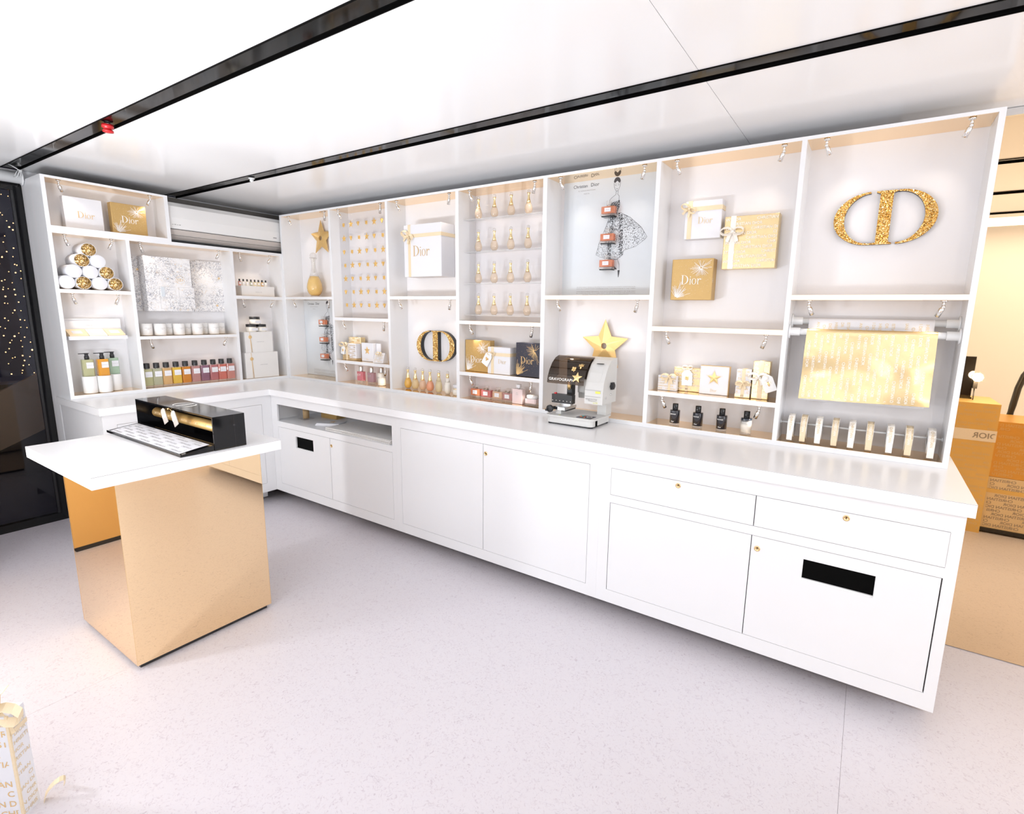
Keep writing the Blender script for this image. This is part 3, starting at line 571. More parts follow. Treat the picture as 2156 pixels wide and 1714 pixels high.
# ================================================================== REUSABLE THINGS (front towards local -y)
H = PI / 2
def amphora(name, label, cat, loc, s=1.0, liq='honey', rz=0, group=None, gold=True, tall=False):
    """teardrop bottle, long flared neck and ball stopper; s=1 gives 0.145 m"""
    t = thing(name, label, cat, loc, rz, group)
    body = [(.0005, .004), (.015, .0042), (.0225, .010), (.0285, .020), (.0300, .031), (.0282, .043), (.0240, .055), (.0172, .068), (.0125, .080), (.0095, .092)]
    if tall: body = [(.0005, .004), (.016, .0042), (.022, .010), (.0265, .024), (.0270, .038), (.0245, .055), (.0195, .075), (.0140, .092), (.0095, .105)]
    sc = lambda P: [(r * s * (.84 if z < .11 else 1), z * s) for r, z in P]
    cut = 6 if tall else 7
    MB().lathe(sc([(.0175, 0), (.0180, .003), (.0150, .0042)]), seg=18).build('foot', 'clear_glass', t)
    MB().lathe(sc(body[:cut + 1]), seg=20).build('liquid', 'liq_' + liq, t)
    if gold == 'glass':
        MB().lathe(sc(body[cut:] + [(.0080, .104), (.0070, .114), (.0082, .122), (.0125, .129)]), seg=20).build('neck', 'clear_glass', t)
        MB().lathe(sc([(.0045, .080), (.0036, .128)]), seg=10).build('dip_tube', 'white_ink', t)
    else:
        z0 = .068 if not tall else .100
        nk = [(.0176, .0665), (.0130, .080), (.0096, .092), (.0076, .104), (.0068, .113), (.0080, .121), (.0120, .1265)] if not tall else [(.0105, .098), (.0105, .112), (.0085, .116), (.0098, .124), (.0120, .1265)]
        MB().lathe(sc(nk), seg=20).build('neck', 'gold_neck', t)
        if tall: MB().lathe(sc(body[cut:]), seg=20).build('shoulder', 'liq_' + liq, t)
    MB().ball((0, 0, .1350 * s), .0108 * s, 14, 8).build('stopper', 'clear_glass', t)
    return t
def square_bottle(label, loc, w, d, hb, liq, rz=0, group=None, bow=True, ped=None):
    """low rectangular bottle with thick glass base, white label and bow-tied stopper"""
    t = thing('perfume_bottle', label, 'bottle', loc, rz, group)
    MB().bbox(-w / 2, w / 2, -d / 2, d / 2, 0, hb * .24, .003).build('glass_base', 'clear_glass', t)
    MB().bbox(-w / 2 + .002, w / 2 - .002, -d / 2 + .002, d / 2 - .002, hb * .24, hb, .004).build('body', 'liq_' + liq, t)
    MB().box(-w * .22, w * .22, -d / 2 - .0002, -d / 2 + .001, hb * .42, hb * .84).build('label_plate', 'white_card', t)
    text('Miss Dior', hb * .07, 0, 1).xf(T(0, -d / 2 - .0006, hb * .62)).build('label_print', 'grey_ink', t)
    MB().lathe([(.011, hb), (.011, hb + .006)], seg=12).build('collar', 'steel', t)
    MB().bbox(-.012, .012, -.012, .012, hb + .006, hb + .030, .003).build('stopper', 'clear_glass', t)
    if bow:
        b = MB()
        for sgn in (-1, 1): b.strip([(0, -.012, hb + .006), (sgn * .012, -.016, hb + .013), (sgn * .022, -.014, hb + .010), (sgn * .014, -.013, hb + .003), (0, -.012, hb + .005)], (0, .004, .0015), .0006)
        b.ball((0, -.014, hb + .006), .003, 8, 5); b.build('bow', 'steel', t)
    if ped: MB().box(-w * .42, w * .42, -d / 2, d / 2 + ped, -.006, 0).build('ledge', 'black_gloss', t)
    return t
def bow(parent, x, y, z, s, mat='ribbon', tails=True, ang=0.0):
    b = MB(); n = 9
    for sg in (-1, 1):
        path = []
        for i in range(n + 1):
            u = i / n; a = u * 2 * PI; path.append((sg * s * (.5 - .5 * math.cos(a)) * .95, -s * .28 * math.sin(a / 2) - .002, s * .30 * math.sin(a) * (1 if i < n else 0)))
        b.strip(path, (0, s * .12, s * .10), .0006)
        if tails: b.strip([(0, -.003, 0), (sg * s * .25, -s * .12, -s * .35), (sg * s * .40, -s * .10, -s * .85)], (s * .13, 0, sg * s * .05), .0006)
    b.ball((0, -s * .10, 0), s * .15, 8, 6)
    return b.xf(T(x, y, z) @ RY(ang)).build('bow', mat, parent)
def gift(name, label, loc, w, d, h, mat='white_card', rz=0, ribbon=None, word=None, wmat='gold_ink', wx=0, wz=0, wh=.03, fw=None, lid=None, group=None, side=None):
    """upright box: ribbon = (x offset of vertical band, z of horizontal band, width)"""
    t = thing(name, label, 'gift box', loc, rz, group)
    if lid:
        MB().box(-w / 2 + .002, w / 2 - .002, -d / 2, d / 2, 0, h - lid).build('box_base', mat, t); MB().box(-w / 2, w / 2, -d / 2 - .0015, d / 2 + .0015, h - lid, h).build('lid', mat, t)
    else: MB().bbox(-w / 2, w / 2, -d / 2, d / 2, 0, h, min(.003, w * .02)).build('box_body', mat, t)
    y = -d / 2 - .0018
    if word: wordmark(wh).xf(T(wx, y, wz)).build('lettering', wmat, t)
    if fw: 
        m = MB()
        for q in fw: m.join(clip_rect(firework(*q[:5], **q[5]), -w / 2 + .004, w / 2 - .004, .004, h - .004))
        m.xf(T(0, y, 0)).build('firework_print', wmat, t)
    if ribbon:
        rx, rzv, rw = ribbon; b = MB(); e = .0022
        if rx is not None: b.box(rx - rw / 2, rx + rw / 2, -d / 2 - e, d / 2 + e, -.0 + .0004, h + e)
        if rzv is not None: e2 = e + .0006; b.box(-w / 2 - e2, w / 2 + e2, -d / 2 - e2, d / 2 + e2, rzv - rw / 2, rzv + rw / 2)
        b.build('ribbon', 'ribbon', t)
    return t
def star_poly(R, r, rot=90): return [((R if i % 2 == 0 else r) * math.cos(math.radians(rot + 36 * i)), (R if i % 2 == 0 else r) * math.sin(math.radians(rot + 36 * i))) for i in range(10)]
def faceted_star(mb, R, r, y, lift, hole=0.0):
    p = star_poly(R, r); n = 10
    if hole:
        inn = [(hole * math.cos(math.radians(90 + 36 * i)), hole * math.sin(math.radians(90 + 36 * i))) for i in range(10)]
        mb.add([(x, y, z) for x, z in p] + [(x, y - lift, z) for x, z in inn], [(i, (i + 1) % n, n + (i + 1) % n, n + i) for i in range(n)])
        mb.add([(x, y, z) for x, z in p] + [(x, y + .004, z) for x, z in p], [((i + 1) % n, i, n + i, n + (i + 1) % n) for i in range(n)])
        mb.add([(x, y - lift, z) for x, z in inn] + [(x, y + .004, z) for x, z in inn], [(i, (i + 1) % n, n + (i + 1) % n, n + i) for i in range(n)])
    else:
        mb.add([(x, y, z) for x, z in p] + [(0, y - lift, 0)], [(i, (i + 1) % n, n) for i in range(n)])
        mb.add([(x, y, z) for x, z in p] + [(x, y + .002, z) for x, z in p], [tuple(range(2 * n - 1, n - 1, -1))] + [((i + 1) % n, i, n + i, n + (i + 1) % n) for i in range(n)])
    return mb
def clover(mb, s, y):
    for a in (45, 135, 225, 315): mb.lathe([(s * .36, y + .002), (s * .34, y), (s * .1, y - .001)], (s * .42 * math.cos(math.radians(a)), 0, s * .42 * math.sin(math.radians(a))), 10, 'y')
    mb.tube([(0, y, 0), (s * .15, y, -s * .6), (s * .3, y, -s * .95)], s * .07, 5); return mb
def bee(mb, s, y):
    mb.lathe([(s * .02, -s * .8), (s * .2, -s * .55), (s * .26, -s * .2), (s * .2, s * .15), (s * .24, s * .3), (s * .12, s * .55)], (0, y, 0), 8)
    for sg in (-1, 1):
        for a, L in ((28, .9), (-8, .75)):
            c, q = math.cos(math.radians(a)), math.sin(math.radians(a)); pts = [(0, .1), (sg * c * L * .55 - sg * q * .18, .1 + q * L * .55 + c * .18), (sg * c * L, .1 + q * L), (sg * c * L * .55 + sg * q * .14, .1 + q * L * .55 - c * .16)]
            if sg < 0: pts = pts[::-1]
            mb.prism([(p[0] * s, p[1] * s) for p in pts], y - .0006, y + .0006)
        mb.tube([(sg * s * .06, y, s * .5), (sg * s * .25, y, s * .8)], s * .03, 4)
    return mb
def gtag(parent, x, y, z, w, h, ang, motif):
    p = [(-w / 2, -h), (w / 2, -h), (w / 2, -h * .22), (w * .22, 0), (-w * .22, 0), (-w / 2, -h * .22)]
    M = T(x, y, z) @ RY(ang)
    MB().prism(p, -.001, .001).xf(M).build('tag', 'tag_white', parent)
    m = MB(); {'star': lambda: faceted_star(m, w * .34, w * .14, 0, .002), 'clover': lambda: clover(m, w * .26, 0), 'bee': lambda: bee(m, w * .32, 0)}[motif]()
    m.xf(M @ T(0, -.003, -h * .52)).build('tag_motif', 'gold_metal', parent)
def dup_row(): pass

# ================================================================== LEFT SHELVING
def LL(y, x, z): return (x, y, z)       # (position along the wall, depth x, height)
FWG = lambda w, h: [(w * .22, h * .78, w * .34, 34, 3, {}), (-w * .36, h * .05, w * .42, 26, 4, dict(a0=10, a1=130)), (0, h * .5, w * .62, 40, 9, dict(w=.0008, lines=False))]
gift('gift_box', 'plain white square box with gold lettering near the ceiling', LL(-1.337, -.105, 2.0451), .208, .05, .203, 'white_card', H, word=1, wx=.008, wz=.095, wh=.042)
gift('gift_box', 'gold firework box beside the white box near the ceiling', LL(-1.087, -.09, 2.0451), .208, .055, .205, 'gold_card', H, word=1, wmat='white_ink', wx=0, wz=.10, wh=.045, fw=FWG(.208, .205))
RT = .0432; z0 = 1.653 + RT
rows = [[(-1.494 + .0875 * i, z0) for i in range(4)], [(-1.450 + .0875 * i, z0 + .0725) for i in range(3)], [(-1.402 + .0865 * i, z0 + .145) for i in range(2)], [(-1.359, z0 + .2165)]]
goldset = {(0, 1), (0, 3), (1, 2), (2, 0), (3, 0)}
rn = ['bottom row', 'second row', 'third row', 'top']; cn = ['leftmost', 'second from left', 'third from left', 'rightmost']
for r, row in enumerate(rows):
    for c, (y, z) in enumerate(row):
        gd = (r, c) in goldset; pos = 'single tube on top' if r == 3 else '%s, %s' % (rn[r], (cn[c] if not (c == len(row) - 1) else 'rightmost'))
        t = thing('gift_tube', ('open white tube lined with gold glitter in the tube stack, ' if gd else 'white capped tube in the tube stack, ') + pos, 'tube', LL(y, -.012, z), H, 'stack of display tubes')
        R = RT - .0006
        if gd:
            MB().lathe([(R, .155), (R, 0), (R - .0025, 0), (R - .0025, .002)], axis='y', seg=28).build('sleeve', 'white_card', t)
            MB().lathe([(R - .0026, .001), (R - .003, .05), (R * .55, .058), (.0005, .060)], axis='y', seg=28).build('glitter_lining', 'glitter_coarse', t)
        else:
            MB().lathe([(R, .155), (R, .0), (R - .002, -.001), (.0005, -.001)], axis='y', seg=28).build('capped_sleeve', 'white_card', t)
t = thing('soap_gift_set', 'open white soap box with lid standing behind three soaps', 'gift set', LL(-1.357, -.075, 1.321), H)
MB().box(-.163, .163, -.05, .055, 0, .006).box(-.163, .163, -.05, -.045, .006, .024).box(-.163, .163, .05, .055, .006, .024).box(-.163, -.158, -.045, .05, .006, .024).box(.158, .163, -.045, .05, .006, .024).build('tray', 'white_card', t)
MB().box(-.166, .166, .066, .072, .0, .138).box(-.166, .166, .058, .066, .132, .138).box(-.166, -.160, .058, .066, 0, .132).box(.160, .166, .058, .066, 0, .132).build('lid', 'white_card', t)
text('CHRISTIAN DIOR', .006).xf(T(0, .0652, .090)).build('lid_print', 'grey_ink', t); text('PARIS', .004).xf(T(0, .0652, .081)).build('lid_print', 'grey_ink', t)
MB().box(-.02, .02, .072, .0995, .02, .06).build('wall_bracket', 'acrylic', t)
for k, (mt, nm) in enumerate((('soap_peach', 'peach boxed soap in the soap set, left'), ('soap_green', 'pale green boxed soap in the soap set, middle'), ('soap_peach', 'peach boxed soap in the soap set, right'))):
    s = thing('soap_bar', nm, 'soap', LL(-1.357 - .104 + .104 * k, -.075, 1.3275), H, 'soaps in the open box')
    p = MB().prism_x([(-.043, 0), (.045, 0), (.045, .060), (.036, .062), (-.043, .024)], -.0505, .0505).build('carton', mt, s)
    a = math.atan2(.038, .079); M = T(0, -.0035, .0435) @ RX(a - PI / 2)
    MB().box(-.027, .027, -.0008, .0004, -.020, .020).xf(M).build('label_plate', 'white_card', p)
    text('CHRISTIAN DIOR', .0036).xf(M @ T(0, -.0012, .004)).build('label_print', 'grey_ink', p)
for k, (y, x, lq, nm) in enumerate(((-1.431, -.06, 'chartreuse', 'pale green pump bottle in a white cup, leftmost'), (-1.352, -.045, 'orange', 'orange pump bottle in a white cup, front'), (-1.275, -.10, 'mint', 'mint green pump bottle in a white cup, at the back right'))):
    t = thing('ceramic_cup', ['white ceramic cup under the pale green pump bottle', 'white ceramic cup under the orange pump bottle', 'white ceramic cup under the mint pump bottle'][k], 'cup', LL(y, x, .9561), H, 'white cups')
    MB().lathe([(.0370, 0), (.0400, .004), (.0412, .06), (.0405, .115), (.0385, .117), (.0385, .102), (.0005, .102)], seg=28).build('cup_body', 'porcelain', t)
    t = thing('pump_bottle', nm, 'bottle', LL(y, x, 1.0585), H, 'pump bottles')
    MB().bbox(-.031, .031, -.020, .020, 0, .128, .005).build('body', 'liq_' + lq, t)
    MB().box(-.012, .027, -.0208, -.0200, .068, .108).build('label_plate', 'white_card', t); text('CHRISTIAN DIOR', .0035).xf(T(.0075, -.0212, .087)).build('label_print', 'grey_ink', t)
    MB().lathe([(.0135, .128), (.0135, .150), (.0105, .152), (.0105, .166), (.0155, .168), (.0155, .171)], seg=16).box(-.043, .005, -.006, .006, .166, .171).build('pump', 'black_plastic', t)
# drawn calendar
t = thing('advent_calendar', 'opened white calendar box covered with pen drawings', 'calendar', LL(-.77, -.16, 1.516), H)
MB().box(-.305, .093, -.004, .006, 0, .395).build('left_wing', 'pen_drawing', t)
MB().box(-.265, .045, -.105, -.0042, .001, .394).build('centre_box', 'pen_drawing', t)
MB().box(.130, .334, -.004, .006, .002, .399).build('right_wing', 'pen_drawing', t); MB().box(.045, .130, -.004, .006, 0, .392).build('hinge', 'pen_drawing', t)
for k, (x, z) in enumerate(((-.18, .105), (-.18, .02), (-.05, .105), (-.05, .02))):
    d = MB().box(x, x + .105, -.1075, -.1052, z, z + .075).build('drawer_front', 'pen_drawing', t)
    MB().box(x - .001, x + .106, -.1062, -.1051, z - .001, z + .076).build('gap_line', 'grey_ink', d)
MB().box(-.172, -.148, -.110, -.1076, .108, .178).build('open_flap', 'poster_paper', t)
m = MB(); m.ring(ell(-.035, .235, .030, .030, 0, 360, 28), ell(-.035, .235, .0285, .0285, 0, 360, 28), 0, closed=False); m.join(monogram(.022).xf(T(-.035, 0, .235)))
m.xf(T(0, -.1058, 0)).build('monogram_print', 'gold_ink', t)
m = MB()
for x, z, nmb in ((-.20, .375, '11'), (-.06, .345, '15'), (-.02, .335, '8'), (-.19, .275, '12'), (-.12, .235, '19'), (-.05, .29, '24'), (-.055, .215, '4'), (-.03, .155, '13'), (-.115, .02, '17'), (-.055, .008, '23'), (.0, .008, '22')): m.join(text(nmb, .009), T(x, 0, z))
m.xf(T(0, -.1078, 0)).build('number_print', 'gold_ink', t)
m = MB(); faceted_star(m, .012, .005, 0, .001); m2 = MB().join(m, T(-.245, 0, .36)).join(m, T(-.27, 0, .30)).join(m, T(.30, 0, .27)).join(m, T(.27, 0, .05)).xf(T(0, -.0065, 0)); m2.build('gold_stars', 'gold_ink', t)
# candles
cx = [(-1.056, -.075, 'leftmost, half hidden by the divider'), (-.972, -.06, 'front, second from left'), (-.844, -.06, 'front, third from left'), (-.712, -.06, 'front, fourth from left'), (-.590, -.06, 'front, rightmost'), (-.893, -.125, 'back, leftmost'), (-.762, -.125, 'back, second from left'), (-.628, -.125, 'back, third from left'), (-.512, -.125, 'back, rightmost')]
first = None
for y, x, nm in cx:
    lab = 'white candle in a plain jar below the calendar, ' + nm
    if first is None:
        first = t = thing('candle_jar', lab, 'candle', LL(y, x, 1.3385), H, 'white candles below the calendar')
        MB().lathe([(.034, 0), (.0375, .003), (.0385, .05), (.0385, .086), (.036, .0865), (.036, .078), (.0005, .078)], seg=26).build('jar', 'porcelain', t)
        MB().lathe([(.0012, .078), (.0008, .088)], seg=6).build('wick', 'dark_ink', t)
        m = MB()
        for z, q in ((.052, 'CHRISTIAN DIOR'), (.044, 'PARIS')):
            g_ = text(q, .0042)
            g_.v = [((.0389) * math.sin(p[0] / .0389), -.0389 * math.cos(p[0] / .0389), p[2] + z) for p in g_.v]; m.join(g_)
        m.build('print', 'grey_ink', t)
    else: dup(first, LL(y, x, 1.3385), lab)
# ten coloured bottles
ten = [(-1.089, 'chartreuse', 'pale yellow green'), (-1.026, 'sage', 'pale grey green'), (-.962, 'apricot', 'light apricot'), (-.895, 'yellow', 'golden yellow'), (-.829, 'rust', 'deep orange'), (-.760, 'rose', 'dusty pink'), (-.691, 'plum', 'purple'), (-.623, 'wine', 'rose red'), (-.558, 'salmon', 'coral red'), (-.491, 'peachpink', 'salmon pink')]
for k, (y, lq, cn_) in enumerate(ten):
    t = thing('perfume_bottle', '%s perfume bottle with black cap in the row of ten' % cn_, 'bottle', LL(y, -.055, .9561), H, 'row of ten coloured perfume bottles')
    MB().bbox(-.0305, .0305, -.019, .019, 0, .014, .004).build('glass_base', 'clear_glass', t)
    MB().bbox(-.0305, .0305, -.019, .019, .014, .137, .005).build('body', 'liq_' + lq, t)
    MB().box(-.020, .026, -.0197, -.0190, .078, .118).build('label_plate', 'white_card', t)
    text('CHRISTIAN DIOR', .0032).xf(T(.003, -.0202, .092)).build('label_print', 'grey_ink', t)
    MB().lathe([(.0115, .137), (.0115, .142)], seg=14).build('collar', 'steel', t); MB().lathe([(.0195, .142), (.0200, .144), (.0195, .179), (.018, .180), (.0005, .180)], seg=20).build('cap', 'black_plastic', t)
# miniature set
t = thing('display_box', 'low cream box under the row of miniature bottles', 'box', LL(-.205, -.09, 1.6521), H)
MB().box(-.143, .143, -.045, .05, 0, .080).build('box_base', 'cream_card', t); MB().box(-.145, .145, -.047, .052, .062, .083).build('lid', 'cream_card', t); text('CHRISTIAN DIOR', .005).xf(T(0, -.0475, .030)).build('print', 'grey_ink', t)
for k in range(8):
    lq = ['peachpink', 'milk', 'milk', 'sage', 'straw', 'straw', 'apricot', 'milk'][k]
    t = thing('miniature_bottle', ['leftmost', 'second from left', 'third from left', 'fourth from left', 'fourth from right', 'third from right', 'second from right', 'rightmost'][k] + ' miniature bottle with black cap on the cream box', 'bottle', LL(-.337 + .0325 * k, -.09, 1.7355), H, 'miniature bottles')
    MB().bbox(-.0095, .0095, -.007, .007, 0, .036, .002).build('body', 'liq_' + lq, t); MB().box(-.007, .007, -.0076, -.007, .012, .028).build('label_plate', 'white_card', t); MB().lathe([(.0062, .036), (.0062, .054), (.005, .055)], seg=10).build('cap', 'black_plastic', t)
for k, (y, z, w_, h_, d_) in enumerate(((-.232, .9561, .292, .218, .13), (-.242, 1.1751, .244, .174, .12))):
    t = thing('cream_box', ['larger cream box with gold seal at the bottom of the stack', 'smaller cream box with gold seal carrying the jars'][k], 'box', LL(y, -.085 - .004 * k, z), H)
    MB().box(-w_ / 2, w_ / 2, -d_ / 2, d_ / 2, 0, h_).build('box_body', 'cream_card', t); MB().box(-w_ / 2 + .0005, w_ / 2 - .0005, -d_ / 2 - .0012, d_ / 2, h_ - .003, h_ + .001).build('lid', 'cream_card', t)
    sx = -w_ * .31; MB().lathe([(.0145, 0), (.0145, -.002), (.012, -.003), (.0005, -.003)], (sx, -d_ / 2 - .001, h_ * .76), 20, 'y').build('seal', 'gold_ink', t)
    MB().tube([(sx - .004, -d_ / 2 - .002, h_), (sx, -d_ / 2 - .003, h_ * .76), (sx + .004, -d_ / 2 - .002, .002)], .0014, 6).tube([(sx, -d_ / 2 - .004, h_ * .76), (sx + .012, -d_ / 2 - .002, .001)], .0012, 6).build('cord', 'gold_ink', t)
    text('CHRISTIAN DIOR', .006).xf(T(w_ * .05, -d_ / 2 - .0006, h_ * .50)).build('print', 'grey_ink', t)
for k, (y, x, z, nm, lq) in enumerate(((-.276, -.075, 1.3506, 'bottom left', 'apricot'), (-.187, -.080, 1.3506, 'bottom right', 'milk'), (-.240, -.078, 1.4145, 'balanced on top', 'milk'))):
    t = thing('cream_jar', 'white cream jar with black lid, %s of the three' % nm, 'jar', LL(y, x, z), H, 'cream jars')
    MB().lathe([(.040, 0), (.0425, .003), (.0425, .038), (.040, .041)], seg=24).build('glass', 'liq_milk', t); MB().lathe([(.0405, .041), (.0410, .043), (.0410, .062), (.039, .0635), (.0005, .0635)], seg=24).build('lid', 'black_plastic', t)
    MB().box(-.018, .034, -.0432, -.0424, .010, .032).build('label_plate', 'white_card', t)
# ================================================================== FAR WALL SHELVING
FB = ZB + .0021                                             # bottom bay floor (mirror)
def wall_star(label, loc, R, r, hole, tilt=0):
    t = thing('wall_star', label, 'star', loc)
    m = faceted_star(MB(), R, r, 0, .009, hole).xf(RY(tilt)); m.build('star_face', 'gold_satin', t)
    MB().lathe([(.01, .004), (.01, DEP - loc[1])], (0, 0, hole * 2.4), 10, 'y').build('standoff', 'steel', t)
    return t
wall_star('large faceted gold star above the tall amphora bottle', (.357, .15, 2.150), .148, .066, .020)
wall_star('large faceted gold star behind the engraving machine', (3.049, .15, 1.362), .158, .072, .019)
amphora('amphora_bottle', 'oversized amphora display bottle full of golden liquid', 'bottle', (.325, .085, 1.6552), 2.55, 'gold', gold='glass')
def poster(label, x0, z0, sub):
    t = thing('poster', label, 'poster', (x0, DEP - .001, z0)); W, Hh = .575, .672
    MB().box(0, W, -.006, 0, 0, Hh).build('board', 'poster_paper', t)
    y = -.0066; ink = MB(); rnd = random.Random(7)
    def stroke(pts, w=.0009):
        for (xa, za), (xb, zb) in zip(pts, pts[1:]):
            dx, dz = xb - xa, zb - za; L = math.hypot(dx, dz) or 1; px, pz = -dz / L * w, dx / L * w
            ink.add([(xa - px, 0, za - pz), (xb - px, 0, zb - pz), (xb + px, 0, zb + pz), (xa + px, 0, za + pz)], [(0, 1, 2, 3)])
    # heading
    hd = MB(); hd.join(text('Christian', .018, 0, 1.0), T(.108, 0, .633)); hd.join(text('C', .030, 0, 1.0), T(.073, 0, .628)) if False else None
    hd.join(text('Dior', .020, 0, 1.0), T(.203, 0, .634)); hd.xf(T(0, y, 0)).build('heading_print', 'dark_ink', t)
    sb = MB(); sb.join(text('30, AVENUE MONTAIGNE', .006, 0, 1.2), T(.15, 0, .612)); sb.join(text('PARIS-8e', .006, 0, 1.2), T(.15, 0, .594))
    L1 = ['CE DOCUMENT RESTE LA PROPRIETE EXCLUSIVE DE LA SOCIETE CHRISTIAN DIOR', 'SON AUTORISATION EXPRESSE ETRE COMMUNIQUE A DES TIERS', 'THIS DOCUMENT REMAINS THE EXCLUSIVE PROPERTY OF THE FIRM', 'BE COMMUNICATED TO A THIRD PARTY OR SERVE AS A BASIS FOR EXECUTION', 'MODEL WITHOUT THE EXPRESS AUTHORIZATION']
    for i, q in enumerate(L1):
        g_ = text(q, .0052); wd = max(v[0] for v in g_.v) - min(v[0] for v in g_.v); k = (.385 if i < 4 else .30) / wd
        sb.join(g_, T(.295, 0, .050 - .0098 * i - (.006 if i > 1 else 0)) @ Matrix.Diagonal((k, 1, 1, 1)))
    sb.xf(T(0, y, 0)).build('small_print', 'grey_ink', t)
    # figure sketch
    hx, hz = .345, .612
    stroke([(hx - .019, hz + .012), (hx - .017, hz - .012), (hx - .010, hz - .030), (hx, hz - .040), (hx + .010, hz - .030), (hx + .018, hz - .010), (hx + .020, hz + .014)])
    ink.add([(p[0], 0, p[1]) for p in ell(hx, hz + .018, .021, .028, 0, 180, 12)] + [(hx - .014, 0, hz + .012), (hx, 0, hz + .024), (hx + .014, 0, hz + .010)], [tuple(range(13)) + (13, 14, 15)])
    for sx in (-1, 1): stroke([(hx + sx * .005, hz - .002), (hx + sx * .012, hz - .001)], .0012); stroke([(hx + sx * .004, hz + .007), (hx + sx * .013, hz + .008)], .0006)
    stroke([(hx - .004, hz - .024), (hx + .004, hz - .024)], .0015)
    stroke([(hx - .004, hz - .038), (hx - .005, hz - .058), (hx - .030, hz - .075), (hx - .042, hz - .088), (hx - .047, hz - .125)])
    stroke([(hx + .008, hz - .036), (hx + .006, hz - .058), (hx + .016, hz - .070), (hx + .014, hz - .105)])
    # bodice and skirt: outline plus ink flecks
    bod = [(hx - .034, hz - .108), (hx + .018, hz - .096), (hx + .022, hz - .125), (hx + .004, hz - .175), (hx - .034, hz - .175)]
    stroke(bod + bod[:1])
    sk = [(hx - .034, hz - .176), (hx - .060, hz - .250), (hx - .100, hz - .350), (hx - .118, hz - .425), (hx - .090, hz - .440), (hx - .040, hz - .456), (hx + .015, hz - .462), (hx + .052, hz - .435), (hx + .060, hz - .405), (hx + .130, hz - .385), (hx + .185, hz - .345), (hx + .196, hz - .330), (hx + .160, hz - .270), (hx + .090, hz - .205), (hx + .030, hz - .172)]
    stroke(sk + sk[:1], .0007)
    def inside(x, z, P):
        c = False
        for i in range(len(P)):
            (xa, za), (xb, zb) = P[i - 1], P[i]
            if (za > z) != (zb > z) and x < (xb - xa) * (z - za) / (zb - za) + xa: c = not c
        return c
    n = 0
    while n < 3600:
        x, z = hx - .12 + rnd.random() * .32, hz - .465 + rnd.random() * .375
        inb = inside(x, z, bod); ins = inside(x, z, sk)
        if not (inb or ins): n += .2; continue
        d = min(abs((x - (hx + .028)) - .16 * (hz - .176 - z) * .35), abs((x - (hx - .022)) + .10 * (hz - .176 - z) * .5))
        pr = .95 if inb else (.9 if d < .012 else (.55 if z > hz - .28 else .24))
        if rnd.random() > pr: continue
        s = .0015 + .0020 * rnd.random() * (1.5 if d < .012 else 1); a = rnd.random() * 3; ca, sa = math.cos(a) * s, math.sin(a) * s
        ink.add([(x - ca, 0, z - sa), (x + sa * .5, 0, z - ca * .5), (x + ca, 0, z + sa), (x - sa * .5, 0, z + ca * .5)], [(0, 1, 2, 3)]); n += 1
    stroke([(hx - .010, hz - .462), (hx - .006, hz - .490)]); stroke([(hx + .020, hz - .455), (hx + .034, hz - .490), (hx + .036, hz - .545)], .0008)
    ink.add([(hx - .012, 0, hz - .488), (hx - .006, 0, hz - .490), (hx + .022, 0, hz - .522), (hx + .004, 0, hz - .522), (hx - .006, 0, hz - .505), (hx - .009, 0, hz - .525), (hx - .012, 0, hz - .525)], [(0, 6, 5, 4, 3, 2, 1)])
    ink.add([(hx + .026, 0, hz - .528), (hx + .040, 0, hz - .528), (hx + .034, 0, hz - .572), (hx + .031, 0, hz - .572)], [(0, 3, 2, 1)])
    ink.v = [(p_[0], p_[1], .626 + (p_[2] - hz) * .905) for p_ in ink.v]
    ink.xf(T(0, y, 0)).build('figure_print', 'dark_ink', t)
    for k, dz in enumerate((.456, .305, .158)):
        square_bottle(['highest', 'middle', 'lowest'][k] + ' red square perfume bottle mounted on ' + sub, (x0 + .315, .138, z0 + dz - .005), .088, .038, .052, 'missorange', bow=False, ped=.010, group='bottles mounted on the posters')
    return t
poster('fashion sketch poster in the bay left of the charm grid', .0225, FB + .0005, 'the poster left of the charm grid')
poster('fashion sketch poster in the bay above the engraving machine', 2.731, 1.6585, 'the poster above the engraving machine')
# charm grid
ap = thing('acrylic_panel', 'clear acrylic panel carrying the gold charms', 'panel', (1.0074, .086, 1.4902))
MB().box(-.3182, .3182, 0, .004, 0, .837).build('sheet', 'acrylic', ap); MB().box(-.3182, .3182, -.004, .008, .0001, .006).build('bottom_channel', 'acrylic', ap)
protos = {}
names = ('clover', 'star', 'bee'); ordn = ['first', 'second', 'third', 'fourth', 'fifth', 'sixth', 'seventh']
for r in range(7):
    for c in range(6):
        k = (r + c) % 3; loc = (.745 + .0911 * c, .0845, 2.221 - .1052 * r)
        lab = 'gold %s charm, %s row from top, %s from left in the charm grid' % (names[k], ordn[r], ordn[c])
        if k not in protos:
            t = thing('%s_charm' % names[k], lab, 'charm', loc, 0, 'gold charms on the acrylic panel')
            m = MB(); (clover(m, .021, -.001) if k == 0 else faceted_star(m, .0285, .0118, -.002, .004) if k == 1 else bee(m, .025, -.005))
            m.build('charm_body', 'charm_gold', t); MB().lathe([(.002, -.002), (.002, .0013)], axis='y', seg=6).build('pin', 'gold_metal', t); protos[k] = t
        else: dup(protos[k], loc, lab)
